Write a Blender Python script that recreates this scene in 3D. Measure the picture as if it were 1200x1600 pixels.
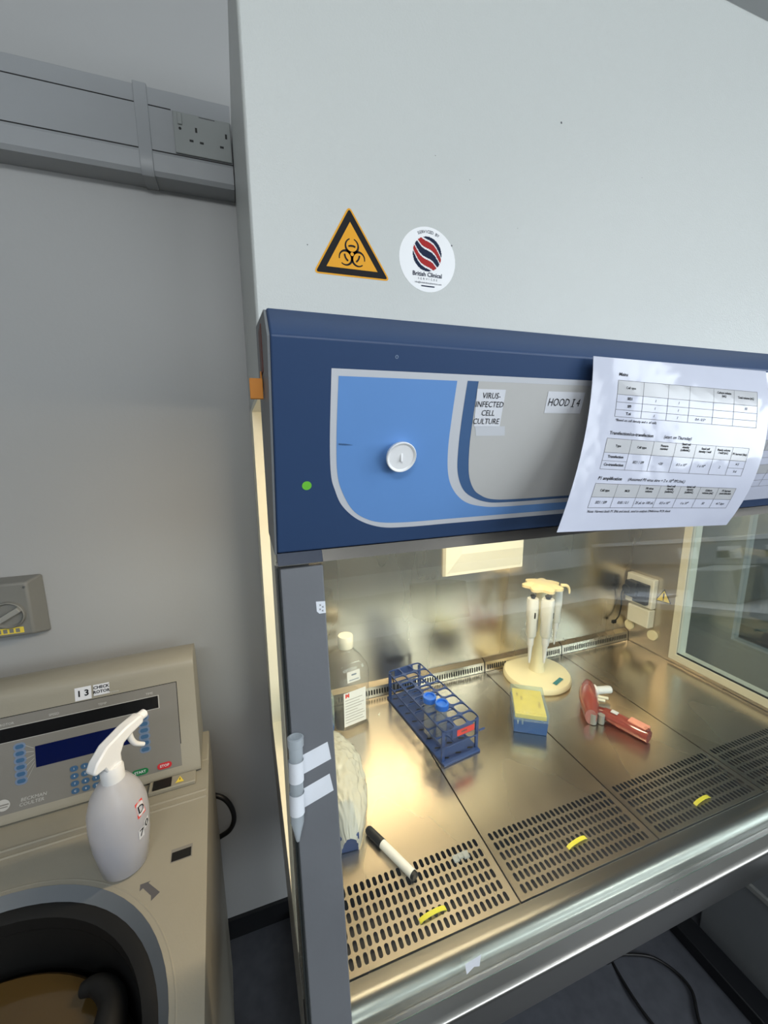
import bpy, bmesh, math, random
from mathutils import Vector, Matrix
R = math.radians
random.seed(7)
for o in list(bpy.data.objects): bpy.data.objects.remove(o)
COL = bpy.context.scene.collection
ZC = 1.64                                   # eye height above the floor; lengths below are metres, heights measured from the eye

# ------------------------------------------------------------------ camera
cam = bpy.data.cameras.new('camera'); camo = bpy.data.objects.new('camera', cam); COL.objects.link(camo)
cam.sensor_fit = 'VERTICAL'; cam.sensor_height = 24.0; cam.lens = 24.0 * 631.3 / 1600
cam.clip_start = 0.01; cam.clip_end = 60
rx, dn, fw = Vector((.94385911, -.3302486, -.00811387)), Vector((-.06802459, -.17026359, -.98304779)), Vector((.32326866, .92841056, -.18316987))
m = Matrix(((rx.x, -dn.x, -fw.x, 0), (rx.y, -dn.y, -fw.y, 0), (rx.z, -dn.z, -fw.z, ZC), (0, 0, 0, 1)))
camo.matrix_world = m
bpy.context.scene.camera = camo

# ------------------------------------------------------------------ light and exposure
sc = bpy.context.scene
vs = sc.view_settings
sc.display_settings.display_device = 'sRGB'
vs.view_transform = 'Standard'; vs.look = 'None'; vs.gamma = 1; vs.use_curve_mapping = False; vs.exposure = 0.0
w = bpy.data.worlds.new('sky'); sc.world = w; w.use_nodes = True
w.node_tree.nodes['Background'].inputs[0].default_value = (.75, .87, 1, 1)
w.node_tree.nodes['Background'].inputs[1].default_value = 1.2
def area(name, loc, aim, sx, sy, power, color):
    l = bpy.data.lights.new(name, 'AREA'); l.shape = 'RECTANGLE'; l.size = sx; l.size_y = sy; l.energy = power; l.color = color
    o = bpy.data.objects.new(name, l); COL.objects.link(o); o.location = loc
    o.rotation_euler = (Vector(aim) - Vector(loc)).to_track_quat('-Z', 'Y').to_euler()
    return o
area('daylight_window_wide', (1.75, -2.36, 2.06), (1.75, 0, 1.75), 2.1, .75, 42, (.90, .96, 1))
area('daylight_window_side', (3.36, -1.45, 2.00), (0, -.6, 1.6), 1.5, .65, 30, (.86, .94, 1))
area('ceiling_fill_light', (-.3, -1.2, 2.60), (-.45, .35, 1.9), 1.15, .25, 17, (.95, .985, 1))  # unseen lamp, tilted at the back wall to brighten its upper part
area('ceiling_fill_light_side', (2.0, -.9, 2.64), (2.0, -.9, 0), 1.1, .25, 14, (.97, .98, 1))  # added unseen lamp, brightens the side bench and trunking for the sash reflection
area('hood_lamp_light', (.45, .615, ZC + .030), (.45, .80, ZC - .74), .66, .03, 7.5, (1, .80, .53))

# ------------------------------------------------------------------ helpers
def mat(name, color, rough=.5, metal=0, spec=.5, coat=0, noise=0, nscale=8, bump=0, bscale=60, alpha=1, trans=0, emis=0, stretch=None, rvar=0, ior=1.45, croff=.05):
    M = bpy.data.materials.new(name); M.use_nodes = True; nt = M.node_tree; b = nt.nodes['Principled BSDF']
    b.inputs['Base Color'].default_value = (*color, 1); b.inputs['Roughness'].default_value = rough; b.inputs['Metallic'].default_value = metal
    b.inputs['Specular IOR Level'].default_value = spec; b.inputs['Coat Weight'].default_value = coat; b.inputs['Coat Roughness'].default_value = croff
    b.inputs['Transmission Weight'].default_value = trans; b.inputs['IOR'].default_value = ior; b.inputs['Alpha'].default_value = alpha
    if emis: b.inputs['Emission Color'].default_value = (*color, 1); b.inputs['Emission Strength'].default_value = emis
    if noise or bump or rvar:
        tc = nt.nodes.new('ShaderNodeTexCoord'); mp = nt.nodes.new('ShaderNodeMapping'); nt.links.new(tc.outputs['Object'], mp.inputs[0])
        if stretch: mp.inputs['Scale'].default_value = stretch
        def nz(s, d=4):
            n = nt.nodes.new('ShaderNodeTexNoise'); n.inputs['Scale'].default_value = s; n.inputs['Detail'].default_value = d; nt.links.new(mp.outputs[0], n.inputs['Vector']); return n
        if noise:
            n = nz(nscale); r = nt.nodes.new('ShaderNodeMapRange'); r.clamp = False; r.inputs['From Min'].default_value = .3; r.inputs['From Max'].default_value = .7
            r.inputs['To Min'].default_value = 1 - noise; r.inputs['To Max'].default_value = 1 + noise; nt.links.new(n.outputs[0], r.inputs[0])
            mx = nt.nodes.new('ShaderNodeVectorMath'); mx.operation = 'SCALE'; mx.inputs[0].default_value = color
            nt.links.new(r.outputs[0], mx.inputs['Scale']); nt.links.new(mx.outputs[0], b.inputs['Base Color'])
        if rvar:
            n = nz(nscale * .7, 3); r = nt.nodes.new('ShaderNodeMapRange'); r.clamp = False; r.inputs['From Min'].default_value = .3; r.inputs['From Max'].default_value = .7
            r.inputs['To Min'].default_value = max(.02, rough - rvar); r.inputs['To Max'].default_value = rough + rvar
            nt.links.new(n.outputs[0], r.inputs[0]); nt.links.new(r.outputs[0], b.inputs['Roughness'])
        if bump:
            n = nz(bscale, 3); bp = nt.nodes.new('ShaderNodeBump'); bp.inputs['Strength'].default_value = bump; bp.inputs['Distance'].default_value = .01
            nt.links.new(n.outputs[0], bp.inputs['Height']); nt.links.new(bp.outputs[0], b.inputs['Normal'])
            if coat: nt.links.new(bp.outputs[0], b.inputs['Coat Normal'])
    return M
def clear(name, tint, rough=.02, ior=1.45, haze=0, hazecol=(.9, .9, .9)):
    """thin clear sheet: Fresnel reflection over straight transmission, with an optional milky share"""
    M = bpy.data.materials.new(name); M.use_nodes = True; nt = M.node_tree; nt.nodes.clear()
    out = nt.nodes.new('ShaderNodeOutputMaterial'); mix = nt.nodes.new('ShaderNodeMixShader'); fr = nt.nodes.new('ShaderNodeFresnel')
    ge = nt.nodes.new('ShaderNodeNewGeometry'); mr = nt.nodes.new('ShaderNodeMapRange'); mr.inputs['To Min'].default_value = ior; mr.inputs['To Max'].default_value = 1 / ior   # both faces of the sheet reflect alike
    nt.links.new(ge.outputs['Backfacing'], mr.inputs[0]); nt.links.new(mr.outputs[0], fr.inputs[0])
    tr = nt.nodes.new('ShaderNodeBsdfTransparent'); tr.inputs[0].default_value = (*tint, 1); gl = nt.nodes.new('ShaderNodeBsdfGlossy'); gl.inputs['Roughness'].default_value = rough
    nt.links.new(fr.outputs[0], mix.inputs[0]); nt.links.new(gl.outputs[0], mix.inputs[2]); nt.links.new(mix.outputs[0], out.inputs[0])
    if haze:
        m2 = nt.nodes.new('ShaderNodeMixShader'); m2.inputs[0].default_value = haze; df = nt.nodes.new('ShaderNodeBsdfDiffuse'); df.inputs[0].default_value = (*hazecol, 1)
        tl = nt.nodes.new('ShaderNodeBsdfTranslucent'); tl.inputs[0].default_value = (*hazecol, 1); m3 = nt.nodes.new('ShaderNodeMixShader'); m3.inputs[0].default_value = .4
        nt.links.new(df.outputs[0], m3.inputs[1]); nt.links.new(tl.outputs[0], m3.inputs[2])
        nt.links.new(tr.outputs[0], m2.inputs[1]); nt.links.new(m3.outputs[0], m2.inputs[2]); nt.links.new(m2.outputs[0], mix.inputs[1])
    else: nt.links.new(tr.outputs[0], mix.inputs[1])
    return M

M = dict(
 wall=mat('wall_paint', (.42, .425, .425), .42, noise=.02, nscale=1.5, bump=.02, bscale=120),
 ceil=mat('ceiling_paint', (.66, .68, .68), .8, noise=.02, nscale=2),
 floor=mat('floor_vinyl', (.075, .08, .095), .42, noise=.12, nscale=30),
 skirt=mat('skirting', (.01, .011, .013), .4),
 body=mat('painted_steel', (.49, .51, .495), .38, noise=.015, nscale=3, bump=.10, bscale=420),
 blue=mat('blue_plastic_panel', (.030, .062, .145), .42, spec=.4, noise=.03, nscale=5),
 dsteel=mat('dull_strip_steel', (.17, .16, .145), .35, 1, noise=.06, stretch=(.3, 1, 1)),
 navyp=mat('strip_end_navy', (.025, .035, .06), .4, noise=.03),
 cap=mat('panel_end_cap', (.16, .17, .18), .5, noise=.03),
 steel=mat('stainless_steel', (.62, .565, .48), .27, 1, noise=.08, nscale=5, rvar=.05, stretch=(1.6, 1, .35)),
 tray=mat('tray_steel', (.64, .585, .50), .26, 1, noise=.07, nscale=4, rvar=.05, stretch=(1.4, .5, 1)),
 steelf=mat('front_rail_steel', (.37, .36, .335), .30, 1, noise=.06, nscale=6, rvar=.06, stretch=(.2, 1, 1)),
 post=mat('grey_post', (.135, .142, .155), .5, noise=.06, nscale=9, bump=.03),
 ped=mat('pedestal_grey', (.22, .235, .25), .5, noise=.03),
 dark=mat('dark_plenum', (.035, .033, .032), .6, noise=.1),
 rail=mat('dark_rail', (.03, .035, .035), .35, noise=.1),
 cream=mat('cream_plastic', (.76, .74, .60), .4, noise=.02),
 creamw=mat('cream_white', (.80, .78, .66), .4, noise=.02),
 white=mat('white_plastic', (.80, .81, .82), .35, noise=.02),
 paper=mat('paper_white', (.68, .70, .75), .6, noise=.01),
 lam=mat('laminated_paper', (.46, .485, .59), .5, coat=.55, croff=.10, noise=.01, bump=.35, bscale=9),
 ink=mat('black_ink', (.012, .012, .014), .5, spec=.12, noise=.05),
 inkg=mat('grey_ink', (.09, .09, .10), .5, noise=.05),
 cellg=mat('table_header_grey', (.36, .37, .39), .5, coat=.7, croff=.15, noise=.02),
 lblue=mat('decal_light_blue', (.13, .29, .62), .42, noise=.02),
 lgrey=mat('decal_grey', (.50, .50, .49), .42, noise=.02),
 ledge=mat('decal_silver', (.56, .58, .62), .4, noise=.02),
 dblue=mat('decal_dark_blue', (.055, .12, .26), .42, noise=.02),
 green=mat('green_sticker', (.16, .55, .05), .5, noise=.05),
 yel=mat('warning_yellow', (.74, .34, .02), .45, spec=.2, noise=.03),
 yel2=mat('warning_yellow_pale', (.80, .62, .08), .45, noise=.03),
 navy=mat('logo_navy', (.012, .02, .05), .5, spec=.12, noise=.02),
 red=mat('logo_red', (.36, .022, .022), .5, spec=.15, noise=.02),
 rack=mat('rack_blue', (.027, .058, .19), .38, noise=.05),
 capb=mat('tube_cap_blue', (.015, .13, .62), .3, noise=.05),
 capd=mat('tip_box_blue', (.02, .09, .30), .35, noise=.05),
 redl=mat('red_label', (.75, .06, .05), .5, noise=.05),
 tube=clear('clear_tube', (.95, .97, .98), .08, haze=.16),
 tube2=clear('frosted_tube', (.93, .95, .97), .1, haze=.42, hazecol=(.80, .85, .88)),
 bott=clear('clear_bottle', (.985, .985, .975), .03, haze=.10),
 lidc=clear('clear_lid', (.84, .93, .95), .08, haze=.20, hazecol=(.75, .88, .9)),
 glass=clear('sash_glass_sheet', (.955, .985, .97), 0.0, ior=1.66),
 gedge=mat('glass_edge_green', (.02, .11, .07), .3, noise=.05),
 wglass=clear('window_glass', (.93, .97, .98), 0.0, ior=1.6),
 tape=mat('white_tape', (.70, .73, .78), .55, noise=.03, nscale=40),
 bag=clear('milky_bag', (.93, .95, .90), .25, haze=.70, hazecol=(.93, .95, .89)),
 yelb=mat('tip_insert_yellow', (.92, .66, .10), .5, noise=.06, nscale=60),
 insink=mat('insert_ink', (.30, .18, .04), .5, noise=.05),
 stand=mat('stand_cream', (.85, .78, .52), .4, noise=.02),
 flower=mat('carousel_yellow', (.92, .78, .46), .4, noise=.05, nscale=25),
 pip=mat('pipette_white', (.74, .75, .72), .35, noise=.02),
 pipg=mat('pipette_grey', (.42, .44, .45), .4, noise=.02),
 teal=mat('teal_mark', (.05, .22, .25), .4, noise=.02),
 pink=mat('pink_translucent_plastic', (.50, .12, .10), .12, noise=.06, nscale=40, trans=.45, coat=.5),
 pinkl=mat('pink_salmon', (.85, .36, .27), .3, noise=.05),
 pinkd=mat('wine_red_plastic', (.17, .03, .025), .2, noise=.05),
 grey=mat('mid_grey_plastic', (.30, .31, .30), .45, noise=.03),
 black=mat('black_plastic', (.012, .013, .016), .4, noise=.05),
 cable=mat('black_cable', (.008, .008, .009), .45, noise=.05),
 handle=mat('yellow_strap', (.80, .74, .06), .4, noise=.05),
 cent=mat('centrifuge_beige', (.29, .275, .225), .45, noise=.02, nscale=6, bump=.03, bscale=300),
 cface=mat('console_grey', (.205, .20, .185), .4, noise=.03),
 scrn=mat('screen_blue', (.002, .006, .055), .15, noise=.1),
 band=mat('display_black', (.006, .006, .007), .2, noise=.1),
 key=mat('key_blue', (.045, .12, .24), .45, noise=.03),
 keyb=mat('key_surround', (.16, .22, .33), .5, noise=.03),
 startg=mat('start_green', (.01, .18, .06), .4, noise=.03),
 stopr=mat('stop_red', (.55, .03, .04), .4, noise=.03),
 pale=mat('pale_print', (.50, .50, .48), .5, noise=.03),
 bevel=mat('bevel_blue_grey', (.14, .155, .17), .4, noise=.03),
 rubber=mat('black_rubber', (.006, .006, .006), .6, noise=.1),
 amber=mat('amber_disc', (.07, .043, .013), .12, noise=.15, nscale=3, coat=.3),
 sprayb=clear('frosted_bottle', (.84, .85, .88), .35, haze=.62, hazecol=(.86, .86, .90)),
 trig=mat('trigger_white', (.80, .81, .82), .3, noise=.02),
 sw=mat('switch_grey', (.20, .20, .185), .5, noise=.03),
 swl=mat('switch_grip_grey', (.30, .30, .28), .45, noise=.03),
 trunk=mat('trunking_grey', (.33, .345, .36), .4, noise=.02),
 sock=mat('socket_grey', (.31, .33, .325), .35, noise=.02),
 slot=mat('recess_black', (.006, .006, .006), .5, noise=.1),
 orange=mat('orange_tag', (.75, .28, .04), .5, noise=.05),
 brown=mat('brown_slot', (.10, .014, .004), .5, noise=.1),
 card=mat('cardboard', (.36, .25, .14), .7, noise=.05),
 wood=mat('bench_white', (.55, .56, .56), .4, noise=.03),
 sill=mat('outer_jamb', (.45, .45, .40), .45, noise=.03),
 chip=mat('steel_chip', (.7, .7, .7), .2, 1, noise=.1),
 lampw=mat('lamp_diffuser', (1, 1, 1), .5, emis=6, noise=.01),
 lampy=mat('hood_tube', (1, .86, .60), .5, emis=9, noise=.01),
)

def thing(name, label, cat, loc=(0, 0, 0), rotz=0, group=None, kind=None):
    o = bpy.data.objects.new(name, None); COL.objects.link(o); o.empty_display_size = .02
    o.location = (loc[0], loc[1], loc[2] + ZC); o.rotation_euler = (0, 0, rotz)
    o['label'] = label; o['category'] = cat
    if group: o['group'] = group
    if kind: o['kind'] = kind
    return o
def tag(o, label, cat, group=None):
    o['label'] = label; o['category'] = cat
    if group: o['group'] = group
    return o
def world(o):
    mw = Matrix.Translation(o.location) @ o.rotation_euler.to_matrix().to_4x4()
    return world(o.parent) @ mw if o.parent else mw
def obj(name, bm, mats, parent=None, local=False, smooth=None, bevel=0, seg=2, label=None):
    """local=False: the vertices are in room coordinates measured from the eye height; they are moved into the parent's frame"""
    if not local:
        T = Matrix.Translation((0, 0, ZC))
        if parent: T = world(parent).inverted() @ T
        bmesh.ops.transform(bm, matrix=T, verts=bm.verts)
    me = bpy.data.meshes.new(name); bmesh.ops.recalc_face_normals(bm, faces=bm.faces); bm.to_mesh(me); bm.free()
    for mm in (mats if isinstance(mats, (list, tuple)) else [mats]): me.materials.append(mm)
    if smooth:
        for p in me.polygons: p.use_smooth = True
        me.set_sharp_from_angle(angle=R(smooth))
    o = bpy.data.objects.new(name, me); COL.objects.link(o)
    if parent: o.parent = parent
    if bevel:
        b = o.modifiers.new('bevel', 'BEVEL'); b.width = bevel; b.segments = seg; b.limit_method = 'ANGLE'; b.angle_limit = R(40)
        for p in me.polygons: p.use_smooth = True
        me.set_sharp_from_angle(angle=R(60))
    if label: o['label'] = label
    return o
def struct(name, bm, m): o = obj(name, bm, m); o['kind'] = 'structure'; return o
def single(name, label, cat, bm, m, group=None, **k): return tag(obj(name, bm, m, None, **k), label, cat, group)

def nb(): return bmesh.new()
def box(bm, x0, x1, y0, y1, z0, z1, mi=0):
    v = [bm.verts.new(c) for c in ((x0, y0, z0), (x1, y0, z0), (x1, y1, z0), (x0, y1, z0), (x0, y0, z1), (x1, y0, z1), (x1, y1, z1), (x0, y1, z1))]
    for f in ((3, 2, 1, 0), (4, 5, 6, 7), (0, 1, 5, 4), (1, 2, 6, 5), (2, 3, 7, 6), (3, 0, 4, 7)): bm.faces.new([v[i] for i in f]).material_index = mi
    return v
def Bx(*a): b = nb(); box(b, *a); return b
def prism(bm, pts, a0, a1, axis='x', mi=0):
    def P(p, a): return {'x': (a, p[0], p[1]), 'y': (p[0], a, p[1]), 'z': (p[0], p[1], a)}[axis]
    A = [bm.verts.new(P(p, a0)) for p in pts]; B = [bm.verts.new(P(p, a1)) for p in pts]; n = len(pts)
    bm.faces.new(A).material_index = mi; bm.faces.new(B[::-1]).material_index = mi
    for i in range(n): bm.faces.new((A[i], B[i], B[(i + 1) % n], A[(i + 1) % n])).material_index = mi
def lathe(bm, prof, n=32, c=(0, 0, 0), ax=None, mi=0, sq=None):
    """profile of (radius, height); ax: direction of the axis; sq: superellipse exponent for squarish sections"""
    q = Vector((0, 0, 1)).rotation_difference(Vector(ax).normalized()).to_matrix() if ax else Matrix.Identity(3)
    rings = []
    for r, z in prof:
        if r < 1e-6: rings.append([bm.verts.new(Vector(c) + q @ Vector((0, 0, z)))]); continue
        ring = []
        for i in range(n):
            t = 2 * math.pi * i / n; cx, sx = math.cos(t), math.sin(t)
            if sq: cx = math.copysign(abs(cx) ** (2 / sq), cx); sx = math.copysign(abs(sx) ** (2 / sq), sx)
            ring.append(bm.verts.new(Vector(c) + q @ Vector((r * cx, r * sx, z))))
        rings.append(ring)
    for a, b in zip(rings, rings[1:]):
        if len(a) == 1 and len(b) == 1: continue
        for i in range(n):
            j = (i + 1) % n
            if len(a) == 1: f = (a[0], b[i], b[j])
            elif len(b) == 1: f = (a[i], b[0], a[j])
            else: f = (a[i], b[i], b[j], a[j])
            bm.faces.new(f).material_index = mi
def cyl(bm, p0, p1, r, n=20, r1=None, mi=0):
    p0, p1 = Vector(p0), Vector(p1); L = (p1 - p0).length
    lathe(bm, [(0, 0), (r, 0), (r1 if r1 is not None else r, L), (0, L)], n, p0, p1 - p0, mi)
def catmull(P, k=8, closed=False):
    P = [Vector(p) for p in P]; out = []
    n = len(P)
    for i in range(n if closed else n - 1):
        a, b, c, d = (P[(i - 1) % n] if closed or i else P[0]), P[i], P[(i + 1) % n], (P[(i + 2) % n] if closed or i + 2 < n else P[-1])
        for j in range(k):
            t = j / k; out.append(.5 * (2 * b + (c - a) * t + (2 * a - 5 * b + 4 * c - d) * t * t + (3 * b - a - 3 * c + d) * t ** 3))
    if not closed: out.append(P[-1])
    return out
def tube(bm, pts, r, n=10, mi=0, sm=True, k=8):
    pts = catmull(pts, k) if sm else [Vector(p) for p in pts]
    rr = r if callable(r) else (lambda t: r); rings = []; up = Vector((0, 0, 1)); nrm = None
    for i, p in enumerate(pts):
        d = (pts[min(i + 1, len(pts) - 1)] - pts[max(i - 1, 0)]).normalized()
        nrm = (d.orthogonal() if nrm is None else (nrm - d * nrm.dot(d))).normalized(); b = d.cross(nrm); ra = rr(i / (len(pts) - 1))
        rings.append([bm.verts.new(p + ra * (math.cos(2 * math.pi * j / n) * nrm + math.sin(2 * math.pi * j / n) * b)) for j in range(n)])
    for a, b in zip(rings, rings[1:]):
        for j in range(n): bm.faces.new((a[j], a[(j + 1) % n], b[(j + 1) % n], b[j])).material_index = mi
    bm.faces.new(rings[0]).material_index = mi; bm.faces.new(rings[-1][::-1]).material_index = mi
def xf(bm, verts0, T):
    bm.verts.ensure_lookup_table(); bmesh.ops.transform(bm, matrix=T, verts=bm.verts[verts0:])

# ---- flat print: pieces in (u, v) laid on a surface by a map (u, v, lift) -> point
_tc = {}
def text2d(s, size, align='CENTER', shear=0.0, space=1.0, bold=0.0):
    key = (s, shear, space, align, bold)
    if key not in _tc:
        cu = bpy.data.curves.new('t', 'FONT'); cu.body = s; cu.size = 1; cu.align_x = align; cu.align_y = 'CENTER'; cu.shear = shear; cu.space_character = space
        cu.offset = bold; cu.resolution_u = 2; cu.space_line = .95
        o = bpy.data.objects.new('t', cu); COL.objects.link(o); dg = bpy.context.evaluated_depsgraph_get(); dg.update()
        me = o.evaluated_get(dg).to_mesh(); _tc[key] = ([(v.co.x, v.co.y) for v in me.vertices], [tuple(p.vertices) for p in me.polygons])
        o.evaluated_get(dg).to_mesh_clear(); bpy.data.objects.remove(o); bpy.data.curves.remove(cu)
    V, F = _tc[key]; return [(x * size, y * size) for x, y in V], F
class Print:
    def __init__(s, fmap): s.bm = nb(); s.f = fmap; s.L = .0002
    def poly(s, pts, mi=0, lift=1):
        f = s.bm.faces.new([s.bm.verts.new(s.f(u, v, lift * s.L)) for u, v in pts]); f.material_index = mi
    def rect(s, u0, u1, v0, v1, mi=0, lift=1): s.poly([(u0, v0), (u1, v0), (u1, v1), (u0, v1)], mi, lift)
    def disc(s, u, v, r, mi=0, lift=1, n=24, ry=None): s.poly([(u + r * math.cos(2 * math.pi * i / n), v + (ry or r) * math.sin(2 * math.pi * i / n)) for i in range(n)], mi, lift)
    def arc(s, u, v, r0, r1, a0, a1, mi=0, lift=1, n=20, dr=0):
        for i in range(n):
            t0 = R(a0 + (a1 - a0) * i / n); t1 = R(a0 + (a1 - a0) * (i + 1) / n)
            s.poly([(u + r0 * math.cos(t0), v + r0 * math.sin(t0)), (u + r1 * math.cos(t0), v + r1 * math.sin(t0)), (u + r1 * math.cos(t1), v + r1 * math.sin(t1)), (u + r0 * math.cos(t1), v + r0 * math.sin(t1))], mi, lift)
    def text(s, t, u, v, size, mi=0, lift=2, down=True, ang=0, sx=1, **k):
        V, F = text2d(t, size, **k); c, sn = math.cos(ang), math.sin(ang)
        vv = []
        for x, y in V:
            x *= sx; x, y = x * c - y * sn, x * sn + y * c
            vv.append(s.bm.verts.new(s.f(u + x, v - y if down else v + y, lift * s.L)))
        for f in F:
            try: s.bm.faces.new([vv[i] for i in f]).material_index = mi
            except ValueError: pass
    def done(s, name, mats, parent=None, **k): return obj(name, s.bm, mats, parent, **k)

# ------------------------------------------------------------------ the room
WY = 1.184; CZ = 1.06; FZ = -ZC
def plate(axis, at, t, a0, a1, b0, b1, holes=()):
    """wall slab with rectangular holes; axis: 'x' or 'y' is the normal; a along the other horizontal, b vertical"""
    bm = nb(); A = sorted({a0, a1, *[h[0] for h in holes], *[h[1] for h in holes]}); B = sorted({b0, b1, *[h[2] for h in holes], *[h[3] for h in holes]})
    for i in range(len(A) - 1):
        for j in range(len(B) - 1):
            ca, cb = (A[i] + A[i + 1]) / 2, (B[j] + B[j + 1]) / 2
            if any(h[0] < ca < h[1] and h[2] < cb < h[3] for h in holes): continue
            if axis == 'x': box(bm, at, at + t, A[i], A[i + 1], B[j], B[j + 1])
            else: box(bm, A[i], A[i + 1], at, at + t, B[j], B[j + 1])
    bmesh.ops.remove_doubles(bm, verts=bm.verts, dist=1e-5)
    seen = {}
    for f in list(bm.faces):
        k = tuple(sorted(v.index for v in f.verts)); seen.setdefault(k, []).append(f)
    bm.verts.index_update(); seen = {}
    for f in bm.faces: seen.setdefault(tuple(sorted(v.index for v in f.verts)), []).append(f)
    for fs in seen.values():
        if len(fs) > 1:
            for f in fs: bm.faces.remove(f)
    return bm
struct('floor', Bx(-1.8, 3.4, -2.4, WY + .1, FZ - .05, FZ), M['floor'])
struct('ceiling', Bx(-1.8, 3.4, -2.4, WY + .1, CZ, CZ + .05), M['ceil'])
struct('wall_back', Bx(-1.8, 3.4, WY, WY + .1, FZ, CZ), M['wall'])
struct('wall_left', Bx(-1.9, -1.8, -2.4, WY + .1, FZ, CZ), M['wall'])
struct('wall_right', plate('x', 3.4, .1, -2.4, WY + .1, FZ, CZ, [(-2.22, -.68, .02, .72)]), M['wall'])
bm = nb()
for y in (-2.22, -1.475, -.73): box(bm, 3.40, 3.46, y, y + .05, .02, .72)
for z in (.02, .67): box(bm, 3.40, 3.46, -2.22, -.68, z, z + .05)
struct('window_2', bm, M['white'])
struct('wall_front', plate('y', -2.5, .1, -1.8, 3.4, FZ, CZ, [(.65, 2.85, .02, .80)]), M['wall'])
bm = nb()
for x in (.65, 1.73, 2.80): box(bm, x, x + .05, -2.46, -2.40, .02, .80)
for z in (.02, .75): box(bm, .65, 2.85, -2.46, -2.40, z, z + .05)
struct('window_1', bm, M['white'])
struct('baseboard_back', Bx(-1.8, 3.4, WY - .012, WY, FZ, FZ + .075), M['skirt'])

# ------------------------------------------------------------------ biosafety cabinet
XL, XR = .029, 1.336; IL, IR = .070, 1.295; TZ = -.74
cab = thing('biosafety_cabinet', 'large pale grey hood cabinet with blue control panel, steel chamber and glass sash', 'cabinet', (.68, .75, FZ))
bm = nb(); box(bm, XL, XR, .577, WY - .002, .068, .707)
obj('upper_housing', bm, M['body'], cab, bevel=.004)
# control panel: profile in (y, z)
d = Vector((.3162, -.9487))
prof = [(.392, .090), (.422, .120), (.576, .141), (.576, -.130), (.466, -.132)]
bm = nb(); prism(bm, prof, XL + .002, XR - .002)
panel = obj('control_panel', bm, M['blue'], cab, bevel=.002)
for nm, a0, a1 in (('end_cap', XL - .0005, XL + .0018), ('end_cap', XR - .0018, XR + .0005)):
    bm = nb(); prism(bm, [(.3935, .0895), (.4225, .1185), (.576, .1395), (.576, -.131), (.4665, -.133)], a0, a1); obj(nm, bm, M['cap'], cab)
bm = nb(); prism(bm, [(.4665, -.1325), (.5000, -.1325), (.5000, -.1450), (.4590, -.1450)], .083, IR - .0125)
obj('panel_underside_strip', bm, M['dsteel'], cab)
for x0, x1 in ((XL + .002, .0828), (IR - .0122, XR - .002)):
    bm = nb(); prism(bm, [(.4665, -.1325), (.5000, -.1325), (.5000, -.1450), (.4590, -.1450)], x0, x1); obj('strip_end', bm, M['navyp'], cab)
def pm(u, v, h=0): return (u, .392 + .3162 * v - .9487 * h, .090 - .9487 * v - .3162 * h)
P = Print(pm)
def sm(pts, k=5): return [(p[0], p[1]) for p in catmull([(a, b, 0) for a, b in pts], k)]
XE = XR - .03
outer = [(.0872, .0262)] + sm([(.0872, .0270), (.0880, .095), (.0905, .1361), (.0956, .1556), (.1054, .1770), (.1261, .1970), (.1553, .2095), (.19, .2125), (.24, .2125)]) + [(XE, .2125), (XE, .0262)]
P.poly(outer, 0, 1)
inner = [(.0944, .0330)] + sm([(.0944, .034), (.0950, .095), (.0977, .1363), (.1048, .1600), (.1180, .1830), (.1350, .1960), (.1560, .2030), (.19, .2055), (.24, .2055)]) + [(XE - .006, .2055), (XE - .006, .193)] + \
    sm([(XE - .1, .1935), (.45, .1935), (.33, .1935), (.2908, .1900), (.2652, .1813), (.2460, .1639), (.2346, .1418), (.2284, .1092), (.2260, .07), (.2249, .0340)])[::1] + [(.2249, .0330)]
P.poly(inner, 1, 2)
sw = [(.2376, .0325)] + sm([(.2376, .034), (.2392, .075), (.2420, .1094), (.2470, .1390), (.2583, .1619), (.2740, .1750), (.2990, .1845), (.33, .187), (.42, .187)]) + [(XE - .006, .187), (XE - .006, .0325)]
P.poly(sw, 2, 2)
ga = [(.2513, .0325)] + sm([(.2513, .034), (.2535, .075), (.2567, .1097), (.2635, .1430), (.2740, .1630), (.2860, .1730), (.3050, .1805), (.34, .183), (.42, .183)]) + [(XE - .006, .183), (XE - .006, .0325)]
P.poly(ga, 3, 3)
P.done('panel_graphic', [M['ledge'], M['lblue'], M['dblue'], M['lgrey']], cab)
P = Print(pm); P.disc(.0645, .149, .0052, 0, 2); P.done('green_dot_sticker', M['green'], cab, label='small round green sticker')
P = Print(pm); P.disc(.1527, .0125, .0019, 0, 2, 12); P.disc(.1527, .0125, .0009, 1, 3, 10); P.done('rivet', [M['keyb'], M['blue']], cab)
P = Print(pm); P.poly([(.0975, .1015), (.105, .1020), (.1135, .1035), (.105, .1038), (.0975, .1030)], 0, 4); P.done('scratch_mark', M['dblue'], cab)
P = Print(pm)
P.poly([(.2512, .0405), (.2885, .0405), (.2915, .083), (.2565, .083)], 0, 5); 
for i, t in enumerate(('VIRUS-', 'INFECTED', 'CELL', 'CULTURE')): P.text(t, .2715, .0478 + .0098 * i, .0093, 1, 7, sx=.88)
P.done('hood_label', [M['paper'], M['ink']], cab, label='white label reading virus-infected cell culture')
P = Print(pm); P.poly([(.2580, .083), (.299, .083), (.302, .0945), (.262, .0945)], 0, 4); P.done('tape_residue', M['ledge'], cab)
P = Print(pm); P.poly([(.3480, .0405), (.4036, .0405), (.4060, .0665), (.3505, .0665)], 0, 5); P.text('HOOD', .3680, .0535, .0130, 1, 7, sx=.80); P.text('I', .3898, .0535, .0130, 1, 7); P.rect(.3876, .3920, .0487, .0494, 1, 7); P.rect(.3876, .3920, .0577, .0584, 1, 7); P.text('4', .3975, .0535, .0130, 1, 7, sx=.85); P.done('hood_label', [M['paper'], M['ink']], cab, label='white label reading HOOD I4')
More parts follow.
